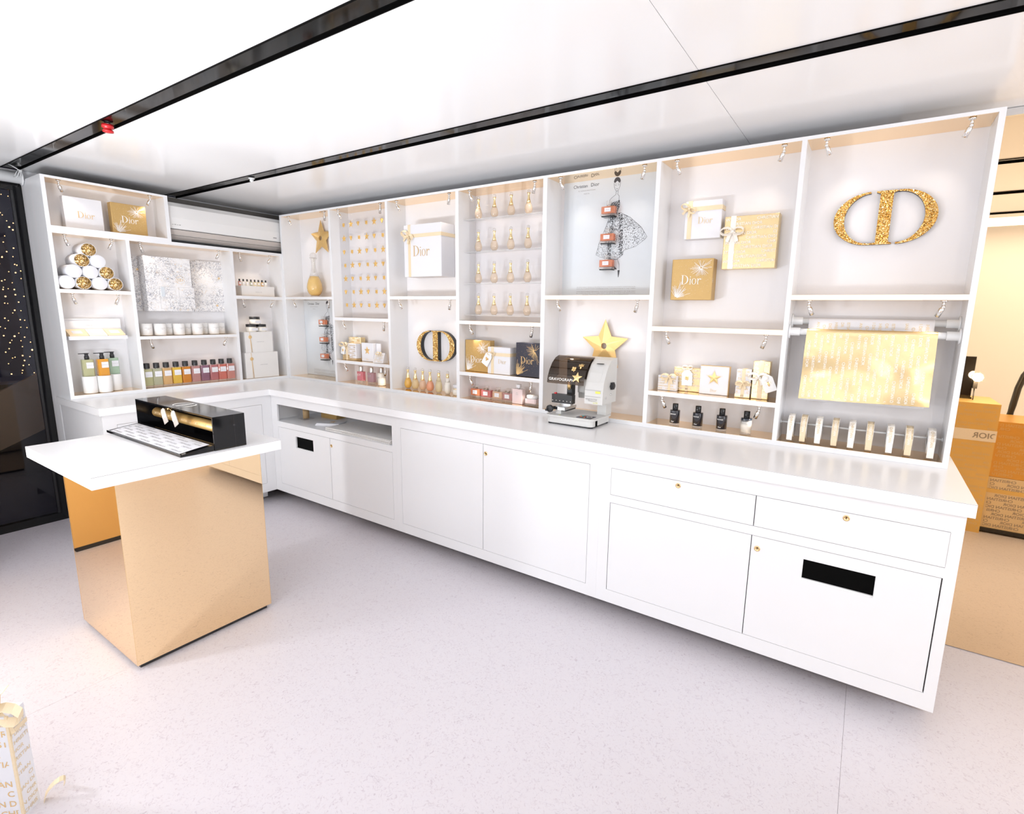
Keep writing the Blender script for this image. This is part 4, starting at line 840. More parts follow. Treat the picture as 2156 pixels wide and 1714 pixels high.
# star box bay
zf = 1.1421
t = gift('gift_box', 'gold wrapped gift standing behind the white wrapped gift', (.81, .118, zf), .15, .05, .185, 'gold_foil')
pattern(-.072, .072, .11, .182, .0085, 5).xf(T(0, -.0268, 0)).build('wrap_lettering', 'white_ink', t)
t = gift('gift_box', 'white and gold wrapped gift with star tag and bow', (.813, .062, zf), .165, .055, .135, 'white_card', ribbon=(-.03, None, .022))
pattern(-.08, .08, .02, .13, .008, 7).xf(T(0, -.0292, 0)).build('wrap_lettering', 'gold_ink', t); MB().box(-.083, .083, -.0285, .0285, .0005, .018).build('gold_hem', 'gold_foil', t)
MB().box(-.083, .0, -.0283, -.0276, .018, .045).build('gold_patch', 'gold_foil', t)
bow(t, -.055, -.03, .128, .05); gtag(t, -.062, -.036, .115, .045, .07, .2, 'star')
t = gift('gift_box', 'white box with gold star and white back panel', (1.01, .07, zf), .142, .03, .148, 'white_card', word=1, wmat='pale_gold_ink', wz=.018, wh=.013)
m = MB(); faceted_star(m, .034, .0145, 0, .004); m.xf(T(0, -.0175, .087)).build('star', 'gold_metal', t); MB().box(.05, .125, .017, .020, 0, .146).build('back_panel', 'white_card', t)
t = thing('gift_pouch', 'small white gable pouch tied with a cream ribbon', 'pouch', (1.168, .052, zf))
MB().prism_x([(-.03, 0), (.03, 0), (.004, .078), (-.004, .078)], -.057, .057).build('pouch_body', 'white_card', t); sl = math.atan2(.026, .078)
pattern(-.05, .05, .005, .072, .0075, 5, gap=1.2).xf(T(0, -.0308, 0) @ RX(-sl)).build('wrap_lettering', 'pale_gold_ink', t); bow(t, .0, -.008, .074, .034)
t = gift('gift_box', 'yellow gold gift half hidden behind the gable pouch', (1.245, .148, zf), .12, .04, .115, 'gold_foil'); pattern(-.055, .055, .01, .11, .010, 6).xf(T(0, -.0217, 0)).build('wrap_lettering', 'white_ink', t)
# three silver capped bottles
for x, lq, nm, tx, im in ((.892, 'joypink', 'bright pink bottle with silver cap', 'JOY', 'white_ink'), (1.02, 'mauve', 'mauve bottle with silver cap', 'JOY', 'grey_ink'), (1.140, 'milk', 'opaque white bottle with silver cap', 'Joy', 'grey_ink')):
    t = thing('perfume_bottle', nm + ' among the three', 'bottle', (x, .082, FB), 0, 'silver capped bottles')
    if lq == 'milk': MB().lathe([(.030, 0), (.0325, .004), (.0325, .095), (.028, .101)], seg=20, sx=1.05).build('body', 'liq_milk', t); k_ = .101
    else: MB().bbox(-.036, .036, -.017, .017, 0, .018, .003).build('glass_base', 'clear_glass', t); MB().bbox(-.036, .036, -.017, .017, .018, .094, .004).build('body', 'liq_' + lq, t); k_ = .094
    MB().lathe([(.0165, k_), (.017, k_ + .002), (.017, k_ + .040), (.016, k_ + .042), (.0005, k_ + .042)], seg=18).build('cap', 'steel', t)
    text(tx, .018, 0, 1.0).xf(T(-.008, -.0335 if lq == 'milk' else -.0176, .058)).build('print', im, t)
# big white box
t = gift('gift_box', 'very large white box with ribbon and gold lettering on the back wall', (1.657, .107, 1.794), .362, .142, .361, 'white_card', ribbon=(-.125, .285, .024), word=1, wx=-.010, wz=.18, wh=.073)
bow(t, -.128, -.074, .287, .062, ang=.5)
def wall_monogram(label, loc, h, d):
    t = thing('wall_monogram', label, 'emblem', loc)
    monogram(h, d - .004, .004).build('letter_sides', 'black_plastic', t); monogram(h, .0038, 0).build('glitter_face', 'glitter', t)
    return t
wall_monogram('crossed CD monogram of gold glitter with deep black sides', (1.669, .140, 1.294), .226, .0385)
wall_monogram('large flat CD monogram of gold glitter in the rightmost bay', (4.381, .155, 1.997), .230, .0235)
for x, y, lq, nm, tl in ((1.418, .10, 'amber', 'amber filled bottle with gold neck, leftmost', 0), (1.502, .095, 'honey', 'honey filled bottle with gold neck, second from left', 0), (1.584, .092, 'blush', 'blush filled bottle with gold neck, third from left', 0), (1.666, .085, 'coral', 'coral filled bottle with slim gold neck', 0), (1.757, .082, 'straw', 'pale gold shower bottle with gold collar', 1), (1.847, .078, 'milk', 'milky lotion bottle with gold collar', 1)):
    amphora('amphora_bottle', nm + ' below the black sided monogram', 'bottle', (x, y, FB), 1.16, lq, group='amphora bottles below the monogram', tall=bool(tl))
def jar(label, loc, r, h, lm): 
    t = thing('cream_jar', label, 'jar', loc); MB().lathe([(r * .86, 0), (r, h * .15), (r, h * .5), (r * .85, h * .6)], seg=24).build('glass', 'liq_milk', t)
    MB().lathe([(r * .88, h * .6), (r * .9, h * .66)], seg=24).build('gold_ring', 'gold_neck' if lm != 'porcelain' else 'liq_palepink', t); MB().lathe([(r * .86, h * .66), (r * .86, h * .95), (r * .78, h), (.0005, h)], seg=24).build('lid', lm, t)
jar('white cream jar with gold ring at the end of the amphora row', (1.935, .085, FB), .036, .075, 'porcelain' if 0 else 'white_card')
# grid of sixteen small bottles
ap = thing('acrylic_panel', 'clear acrylic panel carrying the grid of small bottles', 'panel', (2.3552, .112, 1.4932)); MB().box(-.3262, .3262, 0, .004, 0, .833).build('sheet', 'acrylic', ap)
for z in (2.153, 1.945, 1.738, 1.530): MB().box(-.32, .32, -.066, -.0002, z - 1.4932 - .003, z - 1.4932).build('ledge', 'acrylic_edge', ap)
first = None
for r, z in enumerate((2.153, 1.945, 1.738, 1.530)):
    for c in range(4):
        lab = 'small clear bottle with gold neck in the bottle grid, %s row, %s from left' % (['top', 'second', 'third', 'bottom'][r], ordn[c]); loc = (2.132 + .1323 * c, .08, z + .0006)
        if first is None: first = amphora('amphora_bottle', lab, 'bottle', loc, 1.0, 'palegold', group='grid of small amphora bottles')
        else: dup(first, loc, lab)
# navy box bay
zf = 1.1451
gift('gift_box', 'gold firework box with white lettering behind the tagged white box', (2.140, .085, zf), .215, .055, .215, 'gold_card', word=1, wmat='white_ink', wx=-.01, wz=.085, wh=.046, fw=[(.05, .165, .07, 34, 3, {}), (-.09, .005, .10, 30, 4, dict(a0=20, a1=100)), (0, .1, .12, 40, 9, dict(w=.0008, lines=False))])
t = gift('gift_box', 'white box with ribbon and hanging tag between gold and navy boxes', (2.342, .075, zf), .184, .09, .178, 'white_card', ribbon=(-.05, .13, .022), word=1, wmat='pale_gold_ink', wx=.03, wz=.085, wh=.03)
bow(t, -.052, -.048, .135, .032); gtag(t, -.062, -.056, .138, .058, .095, .55, 'bee')
gift('gift_box', 'navy box with gold firework and gold lettering', (2.567, .075, zf), .186, .07, .216, 'navy_card', word=1, wmat='gold_ink', wx=-.005, wz=.105, wh=.046, fw=[(.055, .165, .085, 40, 3, dict(w=.0008)), (-.085, .005, .11, 30, 4, dict(a0=20, a1=110, w=.0008)), (0, .1, .13, 36, 9, dict(w=.0007, lines=False))])
for x, y, lq, nm in ((2.100, .10, 'missorange', 'orange'), (2.200, .092, 'misspink', 'raspberry'), (2.303, .085, 'blush', 'peach'), (2.393, .078, 'rose', 'dusty pink')):
    square_bottle('%s square bottle with bow stopper in the lowest bay' % nm, (x, y, FB), .086, .042, .062, lq, group='square bottles with bow stoppers')
t = thing('lotion_bottle', 'tall pale pink lotion bottle beside the square bottles', 'bottle', (2.478, .075, FB)); MB().bbox(-.041, .041, -.022, .022, 0, .098, .004).build('body', 'liq_palepink', t); MB().lathe([(.009, .098), (.009, .106)], seg=12).build('collar', 'steel', t); MB().bbox(-.015, .015, -.012, .012, .106, .128, .003).build('cap', 'white_card', t); text('MISS', .006).xf(T(0, -.0226, .070)).join(text('DIOR', .006).xf(T(0, -.0226, .060))).build('print', 'grey_ink', t)
t = thing('cream_jar', 'squat square cream jar with white lid in the lowest bay', 'jar', (2.588, .075, FB)); MB().bbox(-.044, .044, -.036, .036, 0, .014, .006).build('glass_base', 'clear_glass', t); MB().bbox(-.043, .043, -.035, .035, .014, .045, .008).build('body', 'liq_palepink', t); MB().lathe([(.037, .045), (.040, .050), (.040, .062), (.036, .067), (.0005, .067)], seg=24).build('lid', 'porcelain', t)
# three boxes on the back wall
t = gift('gift_box', 'white box with cream ribbon and lettering mounted beside the gold wrapped box', (3.592, .148, 1.950), .188, .06, .190, 'white_card', ribbon=(-.068, .150, .022), word=1, wmat='pale_gold_ink', wx=.012, wz=.092, wh=.034); bow(t, -.072, -.034, .152, .045, ang=.5)
t = gift('gift_box', 'gold firework box mounted below the white ribboned box', (3.560, .1385, 1.634), .216, .08, .212, 'gold_card', word=1, wmat='white_ink', wx=-.002, wz=.105, wh=.048, fw=FWG(.216, .212))
MB().join(monogram(.012)).xf(T(.1085, -.03, .10) @ RZ(H) @ RY(H)).build('side_monogram', 'white_ink', t)
t = gift('gift_box', 'large gold foil wrapped box with repeated lettering and pale bow', (3.832, .1485, 1.790), .256, .06, .258, 'gold_foil'); pattern(-.124, .124, .004, .254, .0135, 11, gap=1.5).xf(T(0, -.0316, 0)).build('wrap_lettering', 'white_ink', t)
MB().box(-.098, -.072, -.0322, .0, .0005, .2605).build('ribbon', 'ribbon_pale', t); bow(t, -.085, -.032, .185, .06, 'ribbon_pale')
# bee tag bay
zf = 1.1411
t = gift('gift_box', 'white lettered gift with cream bow, leftmost beside the clover tag', (3.478, .075, zf), .105, .03, .082, 'white_card', ribbon=(.012, None, .012)); pattern(-.05, .05, .003, .075, .0085, 5, gap=1.2).xf(T(0, -.0168, 0)).build('wrap_lettering', 'pale_gold_ink', t); bow(t, .01, -.017, .078, .045)
t = gift('gift_box', 'gold wrapped gift with clover tag', (3.575, .118, zf), .15, .04, .130, 'gold_foil', ribbon=(-.0, None, .016)); pattern(-.072, .072, .004, .126, .0105, 6, gap=1.3).xf(T(0, -.0222, 0)).build('wrap_lettering', 'white_ink', t); bow(t, 0, -.015, .132, .03, 'ribbon_pale', tails=False); gtag(t, .0, -.026, .118, .058, .085, -.03, 'clover')
t = gift('gift_box', 'white square box with gold star in the bee tag bay', (3.725, .085, zf), .148, .03, .150, 'white_card', word=1, wmat='pale_gold_ink', wz=.022, wh=.015)
m = MB(); faceted_star(m, .036, .0155, 0, .004); m.xf(T(0, -.0175, .088)).build('star', 'gold_metal', t); p_ = star_poly(.044, .019); m = MB(); m.ring(p_ + p_[:1], [(x * .96, z * .96) for x, z in p_ + p_[:1]], 0, closed=False); m.xf(T(0, -.0168, .088)).build('star_outline', 'pale_gold_ink', t)
MB().box(-.074, .074, -.0156, .0156, .1488, .1512).box(.0738, .0748, -.0156, .0156, 0, .15).build('gold_edge', 'gold_ink', t)
t = gift('gift_box', 'slim white wrapped gift with bow beside the tall gold gift', (3.872, .085, zf), .07, .05, .145, 'white_card', ribbon=(0, .07, .016)); pattern(-.033, .033, .02, .142, .011, 7).xf(T(0, -.0268, 0)).build('wrap_lettering', 'pale_gold_ink', t); MB().box(-.036, .036, -.0266, .0266, .0005, .018).build('gold_hem', 'gold_foil', t)
text('CHRISTIAN D', .0085, .01).xf(T(0, -.0272, .005)).build('hem_lettering', 'white_ink', t); bow(t, 0, -.028, .075, .034)
t = gift('gift_box', 'tall gold wrapped gift with bee tag', (3.952, .095, zf), .078, .055, .190, 'gold_foil', ribbon=(.0, None, .022)); pattern(-.037, .037, .004, .186, .0125, 9, gap=1.2).xf(T(0, -.0292, 0)).build('wrap_lettering', 'white_ink', t)
bow(t, -.01, -.030, .115, .05, 'ribbon_pale'); gtag(t, .022, -.045, .125, .056, .088, -.42, 'bee')
# black bottles
for k, x in enumerate((3.536, 3.660, 3.784, 3.905)):
    t = thing('cologne_bottle', ['black cologne bottle, leftmost of the four', 'black cologne bottle, second of the four', 'black cologne bottle, third of the four', 'cologne bottle with white lotion in its lower half, rightmost of the four'][k], 'bottle', (x, .052 + .002 * k, FB), 0, 'black cologne bottles')
    MB().lathe([(.0255, 0), (.027, .003), (.027, .012)], seg=22).build('glass_base', 'clear_glass', t)
    MB().lathe([(.0268, .012), (.0270, .078), (.0262, .083), (.012, .084), (.0005, .084)], seg=22).build('body', 'liq_ink' if k < 3 else 'lotion_fade', t)
    MB().lathe([(.0145, .084), (.0150, .086), (.0150, .117), (.0138, .119), (.0005, .119)], seg=20).build('cap', 'black_gloss', t)
    m = MB()
    for q, h_, z in (('SAUVAGE', .0062, .060), ('Dior', .0072, .019)):
        if q == 'Dior' and k == 3: continue
        g_ = text(q, h_, .01, 1.0); R = .0274; g_.v = [(R * math.sin((p[0] * .85 - .004) / R), -R * math.cos((p[0] * .85 - .004) / R), p[2] + z) for p in g_.v]; m.join(g_)
    m.build('print', 'white_ink', t)
# wrapping paper rails and ribbons
def rail(label, y, z):
    t = thing('paper_rail', label, 'rail', (4.382, y, z)); MB().lathe([(.0145, -.3205), (.0145, .3205)], axis='x', seg=18).build('tube', 'white_plastic', t)
    for s in (-1, 1): MB().lathe([(.033, s * .3215), (.033, s * .3155), (.019, s * .3150), (.019, s * .275), (.0155, s * .274)], axis='x', seg=20).build('end_bracket', 'white_plastic', t)
rail('upper white rail for wrapping paper', .125, 1.535); rail('lower white rail for wrapping paper', .052, 1.485)
def paper(label, x0, x1, y, z, r, zb0, zb1, mat, ink, seed):
    """a sheet hung over a rail: short fall behind, long wavy fall in front"""
    t = thing('wrapping_paper', label, 'wrapping paper', ((x0 + x1) / 2, y, z)); W = (x1 - x0) / 2; nx, nz = 24, 26; rnd = random.Random(seed); ph = [rnd.random() * 6 for _ in range(4)]
    rows = []
    for j in range(nz + 1):
        u = j / nz; row = []
        for i in range(nx + 1):
            xx = -W + 2 * W * i / nx; s = i / nx; zb = zb0 + (zb1 - zb0) * s - z
            if j < 7: a = math.radians(-20 + 110 * j / 7 * 1.82); p = (xx, r * math.cos(a) if 0 else r * math.cos(math.radians(0 + 180 * j / 7)), r * math.sin(math.radians(180 * j / 7)))
            else:
                q = (j - 7) / (nz - 7); zz = zb * q; wob = (.007 * math.sin(xx * 11 + ph[0] + q * 3) + .005 * math.sin(xx * 23 + ph[1] - q * 4) + .004 * math.sin(q * 9 + ph[2])) * min(1, q * 2.0)
                p = (xx * (1 + .02 * q), -r - abs(.012 * q) + wob, zz)
            row.append(p)
        rows.append(row)
    v = [p for row in rows for p in row]; n = nx + 1; th = [(p[0], p[1] + .0006, p[2] - .0003) for p in v]
    f = [(j * n + i, (j + 1) * n + i, (j + 1) * n + i + 1, j * n + i + 1) for j in range(nz) for i in range(nx)]; N = len(v)
    MB().add(v + th, f + [tuple(reversed([k + N for k in q])) for q in f], True).build('sheet', mat, t)
    # lettering follows the sheet: words run down the fall
    def surf(a, d):
        i = min(nx - 1e-6, max(0, (a + W) / (2 * W) * nx)); hgt = -(zb0 - z); q = min(1, max(0, d / hgt)); jj = 7 + q * (nz - 7); j0 = min(nz - 1, int(jj)); fi, fj = i - int(i), jj - j0; i0 = int(i)
        A, B, C_, D_ = [Vector(rows[j0 + b][i0 + a_]) for b, a_ in ((0, 0), (0, 1), (1, 0), (1, 1))]
        return (A * (1 - fi) + B * fi) * (1 - fj) + (C_ * (1 - fi) + D_ * fi) * fj + Vector((0, -.0011, 0))
    g_ = text('CHRISTIAN DIOR', .0115, .012); wd = max(p[0] for p in g_.v) - min(p[0] for p in g_.v); m = MB(); x = -W + .012; c = 0; Lh = -(min(zb0, zb1) - z)
    while x < W - .014:
        d = -wd + (c * .43 % 1.0) * wd * 1.3
        while d < Lh:
            q = [(x + p[2], d + wd / 2 + p[0]) for p in g_.v]; keep = [f_ for f_ in g_.f if all(.002 < q[i][1] < Lh - .006 for i in f_)]
            if keep: m.add([surf(*k_) for k_ in q], keep)
            d += wd * 1.3
        x += .0245; c += 1
    m.build('wrap_lettering', ink, t)
    return t
paper('white wrapping paper with pale lettering on the upper rail', 4.135, 4.617, .125, 1.535, .0156, 1.155, 1.162, 'white_card', 'pale_gold_ink', 2)
paper('gold foil wrapping paper with lettering on the lower rail', 4.137, 4.628, .052, 1.485, .0156, 1.170, 1.182, 'gold_foil', 'white_ink', 3)
rd = thing('ribbon_rod', 'thin white rod holding nine ribbon spools', 'rod', (4.382, .085, 1.038)); MB().lathe([(.0042, -.3215), (.0042, .3215)], axis='x', seg=10).build('bar', 'white_plastic', rd)
for s in (-1, 1): MB().lathe([(.009, s * .3215), (.009, s * .317)], axis='x', seg=12).build('end_cup', 'white_plastic', rd)
for k, x in enumerate((4.112, 4.168, 4.232, 4.300, 4.367, 4.437, 4.514, 4.582, 4.662)):
    gold = k % 2 == 1; w2 = .0125
    t = thing('ribbon_spool', ('gold printed' if gold else 'sheer pale') + ' ribbon spool on the rod, ' + ['leftmost', 'second', 'third', 'fourth', 'fifth', 'sixth', 'seventh', 'eighth', 'rightmost'][k] + ' of nine', 'ribbon spool', (x, .085, 1.026), 0, 'ribbon spools')
    MB().lathe([(.0175, -w2), (.058, -w2), (.058, w2), (.0175, w2), (.0175, -w2)], axis='x', seg=30).build('wound_ribbon', 'ribbon' if gold else 'ribbon_pale', t)
    for s in (-1, 1): MB().lathe([(.0172, s * w2), (.0172, s * (w2 + .0012)), (.054 if not gold else .060, s * (w2 + .0012)), (.054 if not gold else .060, s * w2), (.0172, s * w2)], axis='x', seg=30).build('flange', 'white_plastic' if not gold else 'ribbon_pale', t)
    path = [(0, -.0588 * math.cos(math.radians(a)), .0588 * math.sin(math.radians(a))) for a in (60, 30, 0)] + [(0, -.060, -.03), (0, -.062, -.064)]
    MB().strip(path, (w2 * .96, 0, 0), .0005).build('loose_end', 'ribbon' if gold else 'ribbon_pale', t)
    g_ = text('CHRISTIAN DIOR', .0105, .01); wd = max(p[0] for p in g_.v); m = MB()
    R = .0596
    def wrap(p): a = -p[0] / R; return (p[2] - .005, -R * math.cos(a), R * math.sin(a) if a > 0 else R * a) if a > 0 else (p[2] - .005, -R - .0006, -(-a) * R)
    m.add([wrap(p) for p in g_.v], g_.f); m.build('ribbon_lettering', 'white_ink' if gold else 'pale_gold_ink', t)
# ================================================================== ON THE WORKTOP: ENGRAVING MACHINE
t = thing('engraving_machine', 'grey desktop engraving machine with smoked hood on the worktop', 'engraving machine', (3.03, -.115, ZC)); rr = lambda x0, x1, y0, y1, r: [(cx + r * math.cos(math.radians(a)), cy + r * math.sin(math.radians(a))) for cx, cy, s in ((x1 - r, y1 - r, 0), (x0 + r, y1 - r, 90), (x0 + r, y0 + r, 180), (x1 - r, y0 + r, 270)) for a in (s, s + 30, s + 60, s + 90)]
base = MB(); base.prism_z(rr(-.146, .146, -.125, .112, .025), .010, .046); base.prism_z(rr(-.155, .160, -.135, .115, .035), .046, .054); base.build('base', 'machine_grey', t)
MB().prism_z(rr(-.140, .140, -.118, .105, .02), .004, .0098).build('underside', 'black_plastic', t)
for x, y in ((-.128, -.105), (.128, -.105), (.128, .09), (-.128, .09)): MB().lathe([(.012, 0), (.013, .005), (.010, .010)], (x, y, 0), 12).build('rubber_foot', 'black_plastic', t)
PRT = [(-.062, .128), (-.060, .20), (-.050, .25), (-.025, .30), (.010, .345), (.045, .368), (.085, .378), (.118, .378), (.118, .128)]
tower = MB().prism_x(PRT, .062, .172).build('tower', 'machine_grey', t)
MB().prism_x([(.040, .054), (.112, .054), (.112, .128), (.040, .128)], .095, .150).build('tower_neck', 'machine_grey', t)
MB().box(.064, .16, -.0632, -.0622, .170, .1712).box(.064, .16, -.0610, -.0600, .205, .2062).build('panel_seam', 'grey_ink', t)
MB().prism_x([(PRT[i][0] - .0012, PRT[i][1]) for i in range(2, 6)] + [(PRT[i][0] - .0002, PRT[i][1]) for i in range(5, 1, -1)], .075, .150).build('tower_inlay', 'machine_grey', t)
text('engraving', .011, 0, 1.15).xf(T(.104, -.0632, .152)).build('print', 'grey_ink', t); text('m20', .010, 0, 1.2).xf(T(.130, -.0632, .132)).build('print', 'yellow_print', t); text('solution', .008, 0, 1.2).xf(T(.108, -.0632, .143)).build('print', 'tag_grey', t)
MB().box(.128, .158, -.0628, -.0618, .190, .202).build('warning_label', 'yellow_print', t); MB().box(.10, .14, -.004, .018, .3478, .3490).xf(T(0, .0, .0)).build('vent_slot', 'black_void', t)
k = MB().lathe([(.0005, .020), (.014, .020), (.018, .017), (.018, .004), (.010, 0)], (.1725, .045, .225), 16, 'x'); 
for a in range(6): k.box(.176, .188, .045 + .017 * math.cos(a * PI / 3) - .005, .045 + .017 * math.cos(a * PI / 3) + .005, .225 + .017 * math.sin(a * PI / 3) - .005, .225 + .017 * math.sin(a * PI / 3) + .005)
k.build('side_knob', 'black_plastic', t)
for y, z in ((-.02, .165), (.045, .175)): MB().lathe([(.006, .004), (.006, 0)], (.1722, y, z), 10, 'x').build('screw', 'steel', t)
MB().box(.1722, .1728, -.03, .09, .14, .36).build('side_seam', 'machine_grey', t) if False else None
# smoked hood: curved shell left of the tower
HP = [(-.072, .228), (-.066, .262), (-.048, .300), (-.018, .338), (.020, .366), (.060, .378)]
sh = MB(); x0, x1 = -.178, .060
for xa, xb, po in ((x0, x1, 0),):
    n = len(HP); v = [(xa, y, z) for y, z in HP] + [(xb, y, z) for y, z in HP] + [(xa + .002, y + .003, z - .003) for y, z in HP] + [(xb - .002, y + .003, z - .003) for y, z in HP]
    sh.add(v, [(i + 1, i, n + i, n + i + 1) for i in range(n - 1)] + [(2 * n + i, 2 * n + i + 1, 3 * n + i + 1, 3 * n + i) for i in range(n - 1)], True)
sd = HP + [(.06, .262), (-.03, .235)]; sh.prism_x(sd, x0, x0 + .002)
sh.build('hood', 'smoke', t)
MB().prism_x([(.060, .372), (.118, .378), (.118, .366), (.060, .366)], -.150, .062).build('top_deck', 'machine_grey', t); MB().prism_x([(.100, .128), (.118, .128), (.118, .366), (.100, .366)], -.06, .062).build('back_column', 'machine_grey', t)
MB().box(-.12, .05, .06, .0995, .25, .355).build('head_housing', 'black_plastic', t); MB().box(-.095, -.062, .02, .06, .15, .34).build('spindle_column', 'black_plastic', t); MB().lathe([(.004, .185), (.009, .195), (.012, .215), (.012, .235), (.008, .26)], (-.070, .0, 0), 12).build('engraving_tip', 'gold_metal', t)
MB().box(-.05, .05, .07, .098, .165, .245).build('side_plate', 'machine_grey', t)
def onhood(x, u, off=.0015):                                 # point on the hood at parameter u
    i = min(len(HP) - 2, int(u)); f_ = u - i; return Vector((x, HP[i][0] * (1 - f_) + HP[i + 1][0] * f_ - off, HP[i][1] * (1 - f_) + HP[i + 1][1] * f_ + off * .4))
g_ = text('GRAVOGRAPH', .016, .012, 1.05); MB().add([onhood(-.085 + p[0] * 1.05, .45 + p[2] / .036) for p in g_.v], g_.f).build('hood_lettering', 'white_ink', t)
for mot, x, u, s_ in (('clover', -.022, 2.35, .021), ('bee', .018, 2.75, .024), ('star', .012, 1.15, .034)):
    m = MB(); {'clover': lambda: clover(m, s_, 0), 'bee': lambda: bee(m, s_, 0), 'star': lambda: faceted_star(m, s_, s_ * .42, 0, .002)}[mot](); i = int(u); an = math.atan2(HP[i + 1][0] - HP[i][0], HP[i + 1][1] - HP[i][1])
    p = onhood(x, u, .003); m.xf(T(*p) @ RX(-an)).build('gold_' + mot, 'gold_metal', t)
j = MB().box(-.150, -.018, -.060, -.020, .112, .162).build('jaw_bed', 'black_plastic', t); m = MB()
for k in range(6): m.box(-.146 + .0235 * k, -.142 + .0235 * k, -.0606, -.0598, .124, .128)
m.build('peg_hole', 'white_ink', t); MB().box(-.140, -.128, -.050, -.038, .162, .170).build('red_peg', 'red_plastic', t)
MB().box(-.105, -.035, -.045, -.01, .100, .112).build('jaw_carriage', 'steel', t); MB().box(-.075, -.030, -.12, .02, .084, .100).build('slide_rail', 'steel', t); MB().box(-.110, -.075, -.080, -.045, .054, .098).build('slide_post', 'machine_grey', t); MB().box(-.065, -.04, -.085, .03, .072, .084).build('slide_bed', 'black_plastic', t)
MB().lathe([(.0005, -.125), (.018, -.125), (.021, -.122), (.021, -.110), (.008, -.108), (.008, -.070)], (-.128, 0, .085), 18, 'y').box(-.128, -.100, -.085, -.065, .078, .092).build('clamp_knob', 'black_plastic', t); MB().lathe([(.0005, -.137), (.006, -.137), (.0065, -.124)], (-.142, 0, .078), 10, 'y').build('crank_grip', 'black_plastic', t)
pn = MB().add([(.040, -.115, .0546), (.130, -.115, .0546), (.130, -.045, .0546), (.045, -.045, .0546), (.040, -.115, .056), (.130, -.115, .056), (.130, -.045, .056), (.045, -.045, .056)], [(4, 5, 6, 7), (0, 1, 5, 4), (1, 2, 6, 5), (2, 3, 7, 6), (3, 0, 4, 7)]).build('control_panel', 'navy_card', t)
for x, y, r, mt in ((.058, -.062, .008, 'teal_plastic'), (.056, -.082, .0075, 'orange_plastic'), (.078, -.075, .004, 'red_plastic'), (.088, -.105, .004, 'orange_plastic')): MB().lathe([(r, .056), (r, .0575), (.0005, .0578)], (x, y, 0), 14).build('button', mt, pn)
MB().ring(ell(0, 0, .017, .017, 0, 360, 22), ell(0, 0, .011, .011, 0, 360, 22), 0, closed=False).xf(T(.105, -.075, .0566) @ RX(-H)).build('dial_ring', 'white_ink', pn); MB().add([(-.075, -.118, .0545), (-.055, -.118, .0545), (-.065, -.104, .0545)], [(0, 1, 2)]).build('warning_triangle', 'yellow_print', t); MB().box(.1462, .1470, -.085, -.060, .008, .040).build('cable_recess', 'black_void', t)
# ================================================================== IN THE OPEN SHELF
zs = .6792
t = thing('twine_spool', 'spool of brown twine on a clear acrylic base', 'spool', (.66, -.29, zs)); MB().bbox(-.045, .045, -.045, .045, 0, .008, .002).build('base', 'acrylic', t)
MB().lathe([(.024, .008), (.024, .1)], seg=18).build('wound_twine', 'twine', t); MB().lathe([(.0246, .070), (.0246, .073)], seg=18).build('band', 'dark_gap', t)
t = thing('gold_carton', 'plain gold box at the back of the open shelf', 'box', (.78, -.12, zs), .08); MB().box(-.09, .09, -.05, .05, 0, .07).build('box_body', 'gold_card', t); MB().box(-.091, .091, -.051, .051, .05, .0705).build('lid', 'gold_card', t)
for k in range(3):
    t = thing('greeting_card', ['white card at the bottom of the small stack in the open shelf', 'white card in the middle of the small stack in the open shelf', 'white card with a gold star on top of the small stack'][k], 'card', (.985 + .004 * k, -.30 + .003 * k, zs + .0065 * k), .35 + .05 * k, 'card stack'); MB().box(-.09, .09, -.065, .065, 0, .0062).build('card_body', 'white_card', t)
    if k == 2: m = MB(); faceted_star(m, .03, .0125, 0, .0015); m.xf(T(.01, 0, .0068) @ RX(-H)).build('star_print', 'gold_ink', t); wordmark(.012).xf(T(-.055, -.02, .0065) @ RX(-H)).build('lettering', 'pale_gold_ink', t)
for k in range(6):
    t = thing('tissue_sheet', ['lowest', 'second lowest', 'third from bottom', 'third from top', 'second from top', 'topmost speckled'][k] + ' paper sheet of the wide pile in the open shelf', 'paper sheet', (1.47 + .004 * (k % 3), -.255 + .003 * (k % 2), zs + .0042 * k), .012 * ((k % 3) - 1), 'paper pile')
    rnd = random.Random(k); n = 22; v = []; 
    for i in range(n + 1):
        x = -.345 + .69 * i / n; e = .0012 * rnd.random(); v += [(x, -.195 - .004 * rnd.random(), e), (x, .19, 0), (x, -.195, .0036), (x, .19, .0036)]
    f = []
    for i in range(n): a = i * 4; b_ = a + 4; f += [(a + 2, b_ + 2, b_ + 3, a + 3), (a, a + 1, b_ + 1, b_), (a, b_, b_ + 2, a + 2), (a + 1, a + 3, b_ + 3, b_ + 1)]
    f += [(0, 2, 3, 1), (n * 4, n * 4 + 1, n * 4 + 3, n * 4 + 2)]; MB().add(v, f).build('sheet', 'cream_card', t)
    if k == 5:
        m = MB()
        for q in range(420): x, y, s_ = (rnd.random() - .5) * .67, (rnd.random() - .5) * .37, .0012 + .001 * rnd.random(); m.add([(x - s_, y, .0039), (x, y - s_, .0039), (x + s_, y, .0039), (x, y + s_, .0039)], [(0, 1, 2, 3)])
        m.build('speckle_print', 'gold_ink', t)
